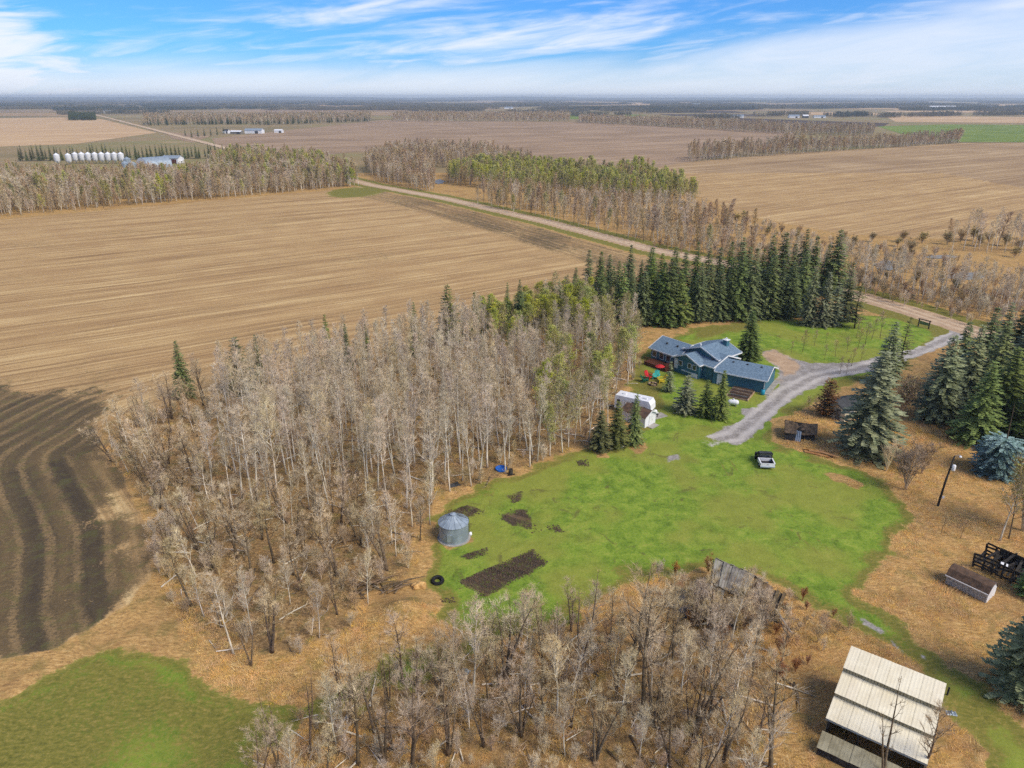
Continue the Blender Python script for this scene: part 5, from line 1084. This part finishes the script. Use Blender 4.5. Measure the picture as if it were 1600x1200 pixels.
# tractor tyre lying in the grass
x, y = at(684, 909); mb = MB(); mb.lathe([(.36, .05), (.38, .3), (.5, .36), (.68, .33), (.72, .18), (.68, .02), (.5, 0), (.36, .05)], 26)
for k in range(24): th = k * 2 * math.pi / 24; bar(mb, (.66 * math.cos(th), .66 * math.sin(th), .3), (.74 * math.cos(th + .1), .74 * math.sin(th + .1), .04), .05, .05)
tag(mb.build('tyre', M_BLACK, None, loc=(x, y, gz(x, y)), rot=(R(8), 0, 0)), 'black tractor tyre lying in the grass below the steel bin', 'tyre')
x, y = at(655, 917); mb = MB(); random.seed(5); bm = bmesh.new(); bmesh.ops.create_icosphere(bm, subdivisions=3, radius=1)
for v_ in bm.verts: f = 1 + .25 * math.sin(v_.co.x * 5 + 1) * math.cos(v_.co.y * 4) + random.uniform(-.06, .06); v_.co = (v_.co.x * .8 * f, v_.co.y * .55 * f, max(v_.co.z * .5 * f, -.1))
me = bpy.data.meshes.new('straw_heap'); bm.to_mesh(me); bm.free(); me.materials.append(mat('straw', lin(214, 176, 116, .85), lin(182, 140, 84, .85), 3, .95, bump=.8)); tag(link('straw_heap', me, None, (x, y, gz(x, y) + .1)), 'tan straw heap next to the tractor tyre', 'straw heap')
# brush pile: poles and dead branches thrown together
x0, y0 = at(600, 925); bp = tag(empty('brush_pile', (x0, y0, 0)), 'dark pile of dead branches and poles left of the mound', 'brush pile'); random.seed(31)
for k in range(26):
    x_, y_ = random.uniform(-2.6, 2.6), random.uniform(-1.2, 1.2); a = random.gauss(.3, .5); L = random.uniform(1.5, 3.6); z_ = random.uniform(.1, .9) * (1 - abs(x_) / 3.5)
    mb = MB(); mb.tube([(0, 0, 0), (math.cos(a) * L * .5, math.sin(a) * L * .5, random.uniform(0, .3)), (math.cos(a) * L, math.sin(a) * L, random.uniform(-.2, .5))], [.09, .07, .02], 5); mb.build('branch', M_BARK_DARK, bp, loc=(x_ - L * .4, y_, z_))
# things along the grove edge
x, y = at(783, 734); pl = tag(empty('wading_pool', (x, y, gz(x, y))), 'bright blue plastic wading pool at the foot of the aspens', 'pool'); mb = MB().lathe([(0, .05), (.7, .05), (.78, .3), (.85, .3), (.78, 0)], 20); mb.build('tub', mat('blue_plastic', lin(40, 110, 200, .8), lin(30, 95, 185, .8), 2, .4), pl, True)
x, y = at(798, 742); fb = tag(empty('burn_barrel', (x, y, gz(x, y))), 'rusty black burn barrel at the lawn edge beside the blue pool', 'barrel'); MB().lathe([(.3, 0), (.31, .3), (.29, .32), (.31, .6), (.3, .9), (.27, .9), (.26, .1), (0, .1)], 16).build('drum', M_BLACKWOOD, fb, True)
for a in (0, 2, 4): MB().box(-.15, .15, -.1, .1, 0, .12).build('brick', M_SOIL, fb, loc=(math.cos(a) * .45, math.sin(a) * .45, 0))
def crumple(name, px, py, w, d, h, m_, lb, cat, seed):
    x, y = at(px, py); random.seed(seed); n = 12; mb = MB()
    for j in range(n):
        for i in range(n): e = min(i, n - 1 - i, j, n - 1 - j) / (n / 2); mb.v.append(((i / (n - 1) - .5) * w + random.uniform(-.05, .05), (j / (n - 1) - .5) * d + random.uniform(-.05, .05), .03 + h * random.random() * min(1, e * 2)))
    for j in range(n - 1):
        for i in range(n - 1): a = j * n + i; mb.f.append((a, a + 1, a + n + 1, a + n)); mb.mi.append(0)
    o = mb.build(name, m_, None, loc=(x, y, gz(x, y)), rot=(0, 0, random.uniform(0, 3))); md = o.modifiers.new('thickness', 'SOLIDIFY'); md.thickness = .02; tag(o, lb, cat)
crumple('tarp', 710, 758, 1.6, 1.0, .25, M_DARKGREY, 'dark grey tarp heap at the edge of the aspens', 'tarp', 1)
crumple('scrap_sheet', 724, 1052, 1.3, .9, .5, M_STEEL, 'crumpled silver scrap sheet among the bottom poplars', 'scrap metal', 2)
crumple('scrap_sheet', 690, 1058, .9, .6, .35, M_STEEL, 'smaller silver scrap sheet left of the larger one', 'scrap metal', 3)
crumple('scrap_heap', 1486, 1115, .9, .45, .3, M_STEEL, 'little grey scrap heap beside the metal shed', 'scrap metal', 4)
crumple('rubbish_heap', 1010, 1010, .9, .8, .4, M_DECK, 'rusty red scrap left of the collapsed barn', 'scrap', 6)
for px, py, a, L, lb in [(1030, 1040, -35, 2.4, 'fallen grey pole in the brush left of the barn'), (1118, 1105, -50, 1.6, 'pale broken pole lying below the barn')]:
    x, y = at(px, py); mb = MB(); mb.tube([(-L / 2, 0, .1), (0, .05, .16), (L / 2, 0, .22)], [.09, .08, .06], 7); tag(mb.build('fallen_pole', M_GREYWOOD, None, loc=(x, y, gz(x, y)), rot=(0, 0, R(a))), lb, 'pole')

# ---------------------------------------------------------------- log cellar, logs, cottage behind the spruce
lc = tag(empty('log_cellar', (43.0, 101.4, 0), R(-20)), 'low dark log cellar with sagging sod roof beside the driveway', 'cellar')
MB().prism([(0, -.2), (3.0, -.2), (3.0, 1.25), (1.5, 2.2), (0, 1.25)], .4, 4.6, 'x').build('wall', M_BLACKWOOD, lc)
mb = MB(); n = 9
for side in (0, 1):
    b0 = len(mb.v)
    for i in range(n + 1):
        for j in range(6):
            u_ = i / n; q = j / 5; y_ = (1.5 + (1.75 * q if side else -1.75 * q)); mb.v.append((.05 + 4.8 * u_, y_, 2.4 - 1.2 * q - .25 * math.sin(u_ * 3.1) + random.uniform(-.07, .07) + .12 * math.sin(q * 3.1)))
    for i in range(n):
        for j in range(5): a = b0 + i * 6 + j; mb.f.append((a, a + 6, a + 7, a + 1) if side else (a + 1, a + 7, a + 6, a)); mb.mi.append(0)
o = mb.build('roof', M_MOSS, lc); md = o.modifiers.new('thickness', 'SOLIDIFY'); md.thickness = .18; md.offset = -1
mb = MB(); mb.box(.2, 1.7, -1.1, -.02, -.1, 1.35); mb.build('porch', M_DARKGREY, lc); MB().slab([(.05, -1.3, 1.38), (1.85, -1.3, 1.38), (1.85, .1, 1.62), (.05, .1, 1.62)], .08).build('porch_roof', M_MOSS, lc)
for k in range(3): q = MB(); q.slab([(1.8 + k * .28, -1.05, 0), (2.0 + k * .28, -1.05, 0), (2.0 + k * .28, -.15, 1.5 - k * .05), (1.8 + k * .28, -.15, 1.5 - k * .05)], .04); q.build('tin_sheet', M_STEEL, lc)
o = MB().box(4.6, 4.66, .9, 2.0, 0, 1.5).build('door', M_BLACK, lc)
random.seed(12)
for k in range(7):
    t_ = k / 6; p0 = np.array([44.6, 96.9]) + np.array([random.uniform(-.3, .5), -.16 * k + random.uniform(-.1, .1)]); d_ = np.array([3.6, -2.2]) * random.uniform(.75, 1.05)
    mb = MB(); mb.tube([(0, 0, .1), (d_[0] * .5, d_[1] * .5, .12 + .12 * (k % 2)), (d_[0], d_[1], .1)], [.15, .14, .11], 7)
    tag(mb.build('log', M_PEELED, None, loc=(p0[0], p0[1], gz(*p0) + .18 * (k % 2))), 'peeled orange-tan log in the row on the lawn above the pickup', 'log', 'peeled logs on the lawn')
ct = tag(empty('cottage', (*at(1318, 660), 0), R(30)), 'small cream cabin with grey roof half hidden by the big blue spruce', 'cabin')
MB().prism([(0, -.2), (4.2, -.2), (4.2, 2.1), (2.1, 3.1), (0, 2.1)], 0, 5, 'x').build('wall', mat('cream_wall', lin(216, 208, 184, .85), lin(196, 186, 160, .85), 1, .8), ct)
q = MB(); q.slab([(-.3, -.3, 2.0), (5.3, -.3, 2.0), (5.3, 2.1, 3.2), (-.3, 2.1, 3.2)], .12); q.slab([(-.3, 2.1, 3.2), (5.3, 2.1, 3.2), (5.3, 4.5, 2.0), (-.3, 4.5, 2.0)], .12); q.build('roof', M_DARKGREY, ct)
o = MB().box(1.2, 2.2, -.05, -.003, .9, 1.7).build('window', M_TRIM, ct); MB().box(1.28, 2.12, -.07, -.051, .98, 1.62).build('pane', M_GLASS, o)
MB().box(-.06, -.003, .8, 1.7, 0, 1.9).build('door', M_GREYWOOD, ct)

# ---------------------------------------------------------------- yard light pole, farm sign
x, y = at(1465, 791); up_ = tag(empty('light_pole', (x, y, 0)), 'dark wooden yard light pole standing in the dry grass', 'pole')
MB().tube([(0, 0, -.2), (.25, .1, 3.6), (.62, .15, 7.4)], [.15, .13, .1], 10).build('pole', M_BLACKWOOD, up_, True)
q = MB(); q.tube([(.6, .15, 7.3), (1.0, .0, 7.6), (1.2, -.1, 7.5)], .03, 6); o = q.build('lamp_arm', M_STEEL, up_); MB().lathe([(0, 7.55), (.12, 7.5), (.2, 7.36), (0, 7.33)], 10, (1.2, -.1)).build('lamp_head', M_WHITE, o)
o = MB().lathe([(0, 5.35), (.22, 5.35), (.24, 5.45), (.24, 6.05), (.18, 6.15), (0, 6.17)], 12, (.78, .0)).build('transformer', M_WHITE, up_, True)
MB().box(.25, .5, -.12, -.05, 1.25, 1.6).build('plate', M_WHITE, up_)
sg = tag(empty('farm_sign', (*((at(1435, 510) + at(1450, 514)) / 2), 0), math.atan2(-2.0, 1.18)), 'wooden sign frame on two posts at the driveway entrance', 'sign')
for s_ in (-1.25, 1.25): MB().box(s_ - .1, s_ + .1, -.1, .1, -.1, 1.75).build('post', M_BLACKWOOD, sg)
q = MB(); q.box(-1.5, 1.5, -.09, .09, 1.76, 1.94); q.build('rail', M_BLACKWOOD, sg); q = MB(); q.box(-1.05, 1.05, -.03, .03, .7, 1.4); q.build('board', mat('sign_green', lin(120, 140, 100, .8), lin(100, 120, 84, .8), 2, .7), sg)

# ---------------------------------------------------------------- small grey shed and ruined rails
ss = tag(empty('small_shed', (47.95, 64.7, 0), math.atan2(-3.2, 2.45)), 'small speckled grey shed with rounded brown roof near the right edge', 'shed')
L_, W_ = 4.1, 2.3
pr_ = [(0, -.1), (W_, -.1), (W_, 1.15), (W_ * .78, 1.75), (W_ * .5, 1.98), (W_ * .22, 1.75), (0, 1.15)]
MB().prism(pr_, 0, L_, 'x').build('wall', mat('speckled_wall', lin(196, 192, 182, .85), lin(112, 112, 110, .85), 7, .9, bump=.3), ss)
q = MB()
rp = [(-.1, 1.15), (W_ * .2, 1.83), (W_ * .5, 2.08), (W_ * .8, 1.83), (W_ + .1, 1.15)]
for (y0, z0), (y1, z1) in zip(rp[:-1], rp[1:]): q.slab([(-.12, y0, z0), (L_ + .1, y0, z0), (L_ + .1, y1, z1), (-.12, y1, z1)], .06)
q.build('roof', M_BROWNROOF, ss); q = MB(); bar(q, (-.14, -.12, 1.12), (L_ + .12, -.12, 1.12), .06, .1); q.build('eave_board', M_TRIM, ss)
q = MB(); q.prism([(.08, 0), (W_ - .08, 0), (W_ - .08, 1.12), (W_ * .5, 1.9), (.08, 1.12)], L_ + .003, L_ + .04, 'x'); q.build('end_panel', M_WHITE, ss); MB().box(.1, 3.9, -.04, -.005, -.08, .05).build('sill', M_BLACKWOOD, ss)
rc = tag(empty('ruined_corral', (*at(1520, 885), 0), math.atan2(-2.9, 2.2)), 'black rotting wooden loading pen of leaning rails at the right edge', 'pen'); random.seed(44)
for k in range(6):
    for y_ in (0, 3.4): q = MB(); q.box(-.09, .09, -.09, .09, -.2, random.uniform(1.4, 2.3)); q.build('post', M_BLACKWOOD, rc, loc=(k * .95, y_ + random.uniform(-.1, .1), 0), rot=(random.uniform(-.1, .1), random.uniform(-.1, .1), 0))
for y_ in (-.14, 3.26):
    for z_ in (.4, .85, 1.3, 1.75):
        for x_ in (0, 2.4):
            if random.random() < .85: q = MB(); q.box(-.1, 2.5, -.03, .03, -.11, .11); q.build('plank', M_BLACKWOOD, rc, loc=(x_, y_ + random.uniform(-.04, .04), z_), rot=(0, random.uniform(-.12, .12), random.uniform(-.03, .03)))
for k in range(14): q = MB(); q.box(-.13, .13, 0, 3.3, -.03, .03); q.build('plank', M_BLACKWOOD, rc, loc=(random.uniform(.1, 4.8), .05, random.uniform(.5, 1.1)), rot=(random.uniform(-.15, .25), random.uniform(-.2, .2), random.uniform(-.3, .3)))
q = MB(); q.box(-.35, .35, -.3, .3, 0, .05); q.build('tin_panel', M_WHITE, rc, loc=(2.6, .9, 1.32), rot=(.2, .1, .3))
q = MB(); q.box(1.2, 5.2, 3.5, 3.58, 0, 1.7); q.box(5.2, 5.28, .2, 3.58, 0, 1.5); q.build('back_wall', M_BLACK, rc)

# ---------------------------------------------------------------- collapsed barn
cb_ = tag(empty('collapsed_barn', (22.3, 59.4, 0)), 'collapsed grey barn with caved-in roof buried in brush', 'barn'); random.seed(9)
def sheet(pts, n, m_, nm, sag=.15):
    """a roof plane of separate weathered boards between two edges"""
    a, b, c, d = [np.array(p, float) for p in pts]
    for k in range(n):
        t0, t1 = k / n, (k + .93) / n; off = np.array([0, 0, random.uniform(-sag, sag * .3)])
        q = MB(); q.slab([a + (b - a) * t0 + off, a + (b - a) * t1 + off, d + (c - d) * t1 + off * random.uniform(.2, 1.2), d + (c - d) * t0 + off], .05); q.build(nm, m_, cb_)
P_ = lambda x, y, z: (x - 22.0, y - 59.0, z)
sheet([P_(21.6, 62.6, 3.6), P_(24.6, 60.9, 3.0), P_(23.2, 59.2, 1.8), P_(20.9, 60.6, 2.4)], 13, M_GREYWOOD, 'roof_board', .12)
sheet([P_(21.7, 62.7, 3.58), P_(24.7, 61.0, 2.96), P_(25.9, 62.3, 1.2), P_(22.9, 64.0, 1.7)], 13, M_GREYWOOD, 'roof_board', .1)
M_BROWNBOARD = mat('brown_board', lin(128, 108, 84, .85), lin(86, 72, 56, .85), 1.6, .95, bump=.5, per_object=.4)
sheet([P_(24.6, 60.9, 2.9), P_(26.9, 59.5, 2.0), P_(25.4, 57.4, .7), P_(23.4, 58.9, 1.7)], 10, M_BROWNBOARD, 'roof_board', .3)
sheet([P_(20.9, 60.6, 2.3), P_(21.9, 59.9, 2.0), P_(21.0, 58.4, .5), P_(20.0, 59.2, .7)], 5, M_GREYWOOD, 'roof_board', .25)
sheet([P_(18.0, 60.4, 2.1), P_(19.2, 59.6, 2.0), P_(18.7, 58.9, .1), P_(17.6, 59.7, .1)], 5, M_GREYWOOD, 'wall_board', .1)
sheet([P_(20.4, 57.6, 1.3), P_(22.4, 57.9, 1.5), P_(22.2, 56.6, .8), P_(20.3, 56.3, .7)], 8, M_BLACKWOOD, 'roof_board', .1)
for k in range(60):
    q = MB(); L = random.uniform(1.2, 3.2); q.box(-L / 2, L / 2, -.09, .09, -.025, .025); q.build('plank', random.choice([M_GREYWOOD, M_BROWNBOARD, M_BROWNBOARD, M_BLACKWOOD]), cb_, loc=(random.uniform(-3.4, 4.2), random.uniform(-2.4, 2.6), random.uniform(.1, 1.5)), rot=(random.uniform(-.6, .6), random.uniform(-.6, .6), random.uniform(0, 3.1)))
q = MB(); q.prism([(-.2, 0), (.2, 0), (.0, 3.5)], 0, .08); q.build('gable_stub', M_GREYWOOD, cb_, loc=(-.5, 3.5, 0), rot=(0, 0, .5))
cb_.scale = (1.25, 1.2, 1.15)
Q_ = np.array([[18.2, 60.5], [21, 62], [24, 60], [26.8, 59.5], [25, 56.6], [21, 56.2], [18.2, 57.5]]); S_ = sample(Q_, 80, .6, seed=61)
S3 = np.column_stack([S_, rng.uniform(0, .9, len(S_))]); scatter('brush', S3, BUSH, rng.integers(0, 3, len(S_)), rng.uniform(.5, 1.1, len(S_)), 'grey brush growing through the collapsed barn', 'brush')

# ---------------------------------------------------------------- stepped metal shed
d1 = nrm(np.array([6.0, -4.4])); d2 = np.array([-d1[1] * -1, 0]); d2 = np.array([d1[1], -d1[0]])      # along the eaves / down the steps
ms = tag(empty('machine_shed', (30.5, 50.2, 0), math.atan2(d1[1], d1[0])), 'long metal shed with stepped cream roof in the bottom right corner', 'shed')
ms_y = lambda p: float((np.array(p) - (30.5, 50.2)) @ np.array([-d1[1], d1[0]]))
LEN = 7.5
rows_ = [((30.5, 50.2), 4.4, (28.6, 48.2), 4.0), ((28.8, 48.7), 3.55, (26.7, 46.6), 3.1), ((26.6, 46.9), 2.65, (24.8, 45.2), 2.2), ((24.4, 45.0), 1.2, (23.8, 43.5), .75)]
ys = []
for k, (p, zp, q_, zq) in enumerate(rows_):
    y0, y1 = ms_y(p), ms_y(q_); ys.append((y0, zp, y1, zq)); n = 9
    for i in range(n):
        x0, x1 = -.1 + i * LEN / n, -.1 + (i + 1) * LEN / n - .012; w_ = x1 - x0
        dz = random.uniform(-.012, .012) if k < 3 else random.uniform(-.03, .03)
        c = MB(); prof = []
        for j in range(10): prof.append((x0 + w_ * j / 9, .007 if j % 3 == 1 else 0.0))
        vs = [(x_, y0, zp + d + dz) for x_, d in prof] + [(x_, y1, zq + d + dz) for x_, d in prof]
        c.add(vs, [(j, j + 10, j + 11, j + 1) for j in range(9)]); o = c.build('roof_sheet', M_TINROOF if k < 3 else M_TINWALL, ms); md = o.modifiers.new('thickness', 'SOLIDIFY'); md.thickness = .03
for k in range(2):
    y0, zp, y1, zq = ys[k]; nz = ys[k + 1][1]
    w_ = MB()
    for i in range(30): x0 = i * LEN / 30 - .05; w_.box(x0, x0 + LEN / 30 - .03, y1 + .12, y1 + .16 + .03 * (i % 2), nz - .15, zq - .04)
    w_.build('step_wall', M_TINWALL, ms)
# end wall, back wall, posts of the open front
prof = [(ys[2][2] + .3, -.1), (ys[0][0] - .15, -.1), (ys[0][0] - .15, 4.25), (ys[0][2] + .2, 3.92), (ys[0][2] + .2, 3.4), (ys[1][2] + .2, 2.98), (ys[1][2] + .2, 2.5), (ys[2][2] + .3, 2.12)]
q = MB(); q.prism(prof, LEN - .25, LEN - .2, 'x'); q.build('end_wall', M_TINWALL, ms); q = MB(); q.prism(prof, 0, .05, 'x'); q.build('end_wall', M_TINWALL, ms)
q = MB(); q.box(0, LEN - .25, ys[0][0] - .2, ys[0][0] - .14, -.1, 4.2); q.build('back_wall', M_TINWALL, ms)
for i in range(4): q = MB(); q.box(i * 2.3 + .1, i * 2.3 + .28, ys[2][2] + .1, ys[2][2] + .28, -.1, 2.1); q.build('post', M_BLACKWOOD, ms)
q = MB(); bar(q, (-.1, ys[2][2] + .05, 2.08), (LEN - .1, ys[2][2] + .05, 2.08), .08, .16); q.build('beam', M_STEEL, ms)
q = MB(); q.box(0, LEN - .3, ys[3][2] + .05, ys[3][2] + .1, -.2, .7); q.build('low_wall', M_BLACKWOOD, ms)
q = MB(); q.tube([(LEN - .1, ys[0][0] - .5, 3.6), (LEN + .12, ys[0][0] - .5, 3.7), (LEN + .12, ys[0][0] - .5, 4.5)], .07, 7); q.build('flue', M_BLACK, ms)

# ---------------------------------------------------------------- old cars half hidden in the lime shrubs
def old_car(px, py, rz, c, lb):
    x, y = at(px, py); r = tag(empty('old_car', (x, y, gz(x, y)), rz), lb, 'car'); m_ = mat('car_paint', lin(*c, .85), lin(*c, .7), 2, .4)
    MB().prism([(-2.2, .35), (2.2, .35), (2.25, .75), (1.2, .88), (-1.3, .92), (-2.2, .85)], -.85, .85).build('body', m_, r); MB().prism([(-1.35, .92), (1.15, .89), (.55, 1.4), (-.85, 1.42)], -.75, .75).build('cabin', M_GLASS, r); MB().prism([(-.85, 1.425), (.55, 1.405), (.5, 1.45), (-.8, 1.47)], -.74, .74).build('roof', m_, r)
    for x_ in (-1.35, 1.4):
        for s_ in (-1, 1): MB().tube([(x_, s_ * .65, .32), (x_, s_ * .87, .32)], .32, 12).build('wheel', M_BLACK, r)
old_car(810, 528, R(60), (226, 228, 230), 'old white car parked in the lime green shrubs'); old_car(834, 538, R(20), (206, 208, 206), 'second pale car nearer among the lime shrubs')

# ---------------------------------------------------------------- far farmyards
for k, px in enumerate([191, 181, 171, 161, 150.5, 140, 130, 119.5, 109, 91]):
    x, y = at(px, 254.5 + (k > 7) * 2); r = tag(empty('hopper_bin', (x, y, -.3)), 'tall white hopper bin in the row at the far bin yard', 'grain bin', 'white hopper bins in a row')
    MB().lathe([(.3, 1.0), (2.25, 2.8), (2.25, 7.4)], 20).build('shell', M_WHITE, r, True); MB().lathe([(2.35, 7.35), (.35, 8.7), (.3, 8.9), (0, 8.95)], 20).build('roof', M_WHITE, r)
    for j in range(4): a = j * 1.57 + .5; MB().tube([(2.0 * math.cos(a), 2.0 * math.sin(a), 0), (2.2 * math.cos(a), 2.2 * math.sin(a), 3)], .12, 5).build('leg', M_DARKGREY, r)
for px, py, rr_, h in [(200, 258, 2.6, 5), (196, 262, 2.6, 3.6), (207, 262, 3, 3.4)]:
    x, y = at(px, py); r = tag(empty('steel_bin', (x, y, -.3)), 'grey steel bin with pointed roof beside the white hopper row', 'grain bin', 'grey bins by the quonset'); MB().lathe([(rr_, 0), (rr_, h)], 20).build('wall', M_STEEL, r, True); MB().lathe([(rr_ + .1, h - .05), (.3, h + 1.6), (0, h + 1.7)], 20).build('roof', M_STEEL, r)
x, y = at(222, 262); r = tag(empty('quonset', (x, y, -.3), R(-35)), 'grey arched quonset shed with white front at the bin yard', 'quonset')
arc = [(8.2 * math.cos(t), 7.6 * math.sin(t)) for t in [math.pi * k / 16 for k in range(17)]]
q = MB(); n = len(arc); q.v = [(x_, 0, z_) for x_, z_ in arc] + [(x_, 20, z_) for x_, z_ in arc]; q.f = [(i, i + 1, i + n + 1, i + n) for i in range(n - 1)]; q.mi = [0] * (n - 1); q.build('shell', M_STEEL, r, True)
q = MB(); q.prism([(x_ * .99, z_ * .99) for x_, z_ in arc], .05, .15); q.build('front', M_WHITE, r); MB().box(-2.6, 2.6, -.05, .045, 0, 4.6).build('door', M_DECK, r)
def barn(px, py, L, W, h, zr, wm, rm, rz, lb, cat='barn', name='farm_building', door=None):
    x, y = at(px, py); r = tag(empty(name, (x, y, -.4), rz), lb, cat)
    MB().prism([(-W / 2, 0), (W / 2, 0), (W / 2, h), (0, zr), (-W / 2, h)], -L / 2, L / 2, 'x').build('wall', wm, r)
    q = MB(); q.slab([(-L / 2 - .4, -W / 2 - .4, h - .1), (L / 2 + .4, -W / 2 - .4, h - .1), (L / 2 + .4, 0, zr + .1), (-L / 2 - .4, 0, zr + .1)], .15); q.slab([(-L / 2 - .4, 0, zr + .1), (L / 2 + .4, 0, zr + .1), (L / 2 + .4, W / 2 + .4, h - .1), (-L / 2 - .4, W / 2 + .4, h - .1)], .15); q.build('roof', rm, r)
    MB().box(L * .1, L * .1 + min(5, L * .3), -W / 2 - .06, -W / 2 - .003, 0, h * .8).build('door', door or M_DARKGREY, r)
barn(271, 254, 14, 9, 4.2, 6, M_WHITE, M_STEEL, R(-8), 'white farm shed with brown opening right of the quonset', door=M_DECK)
barn(284, 254, 1.6, 1.6, 2, 2.6, M_WHITE, M_WHITE, 0, 'tiny white hut right of the white farm shed')
barn(398, 208, 26, 11, 4.5, 7, M_WHITE, M_STEEL, R(-5), 'long white barn of the farmstead beyond the range road')
barn(370, 209, 16, 8, 3.5, 5, M_GREYWOOD, M_WHITE, R(-5), 'low pale shed left of the long white barn')
barn(436, 207, 12, 7, 3.5, 5, M_WHITE, M_WHITE, R(-5), 'small white building right of the long white barn')
barn(354, 208, 8, 7, 4, 6, M_WHITE, M_DARKGREY, R(-5), 'little white farmhouse leftmost of the far farmstead')
barn(1146, 184, 50, 14, 5, 8, M_WHITE, M_STEEL, R(-3), 'long pale barn in front of the far tree strip')
barn(1240, 184, 26, 14, 5, 8, M_WHITE, M_STEEL, R(-3), 'pale farm shed left of the dark ploughed field')
barn(1258, 184, 14, 10, 5, 8, M_DARKGREY, M_WHITE, R(-3), 'white-roofed shed beside the dark ploughed field')
barn(1280, 184, 30, 12, 4, 6, M_WHITE, M_STEEL, R(-3), 'low white building at the dark ploughed field')
barn(1472, 171, 110, 26, 9, 15, M_WHITE, M_WHITE, R(-3), 'big white barn complex near the skyline at the right')
barn(1498, 171.5, 50, 20, 8, 12, M_WHITE, M_STEEL, R(-3), 'second white barn right of the big complex')
barn(589, 164, 60, 20, 7, 11, M_WHITE, M_STEEL, R(-3), 'white barn among woods left of centre near the skyline')
barn(608, 164, 50, 20, 7, 11, M_WHITE, M_DARKGREY, R(-3), 'white barn with dark roof near the skyline')
barn(1088, 166, 40, 20, 9, 16, M_WHITE, M_STEEL, R(-3), 'white farmhouse under the skyline woods right of centre')
barn(795, 170, 40, 16, 6, 9, M_WHITE, M_STEEL, R(-3), 'pale shed at the far wood edge left of the road line')
barn(640, 156, 90, 40, 14, 22, M_WHITE, M_STEEL, 0, 'tiny white building on the skyline left of centre')
barn(1290, 156, 90, 40, 14, 20, M_WHITE, M_STEEL, 0, 'tiny white building on the skyline right of centre')
barn(168, 176, 24, 12, 5, 8, M_WHITE, M_STEEL, 0, 'white shed at the end of the range road')
# ---------------------------------------------------------------- the air
m = bpy.data.materials.new('haze'); m.use_nodes = True; m.node_tree.nodes.clear(); N = NT(m.node_tree)
vol = N.n('ShaderNodeVolumePrincipled', {'Color': (0.78, 0.90, 1.0), 'Density': 1.1e-4, 'Anisotropy': 0.2})
o_ = N.n('ShaderNodeOutputMaterial'); m.node_tree.links.new(vol.outputs[0], o_.inputs['Volume'])
mb = MB(); mb.box(-17000, 17000, -600, 17500, -2.5, 82.0)
tag(mb.build('haze', m), 'thin bluish spring haze over the plain', 'haze', kind='stuff')
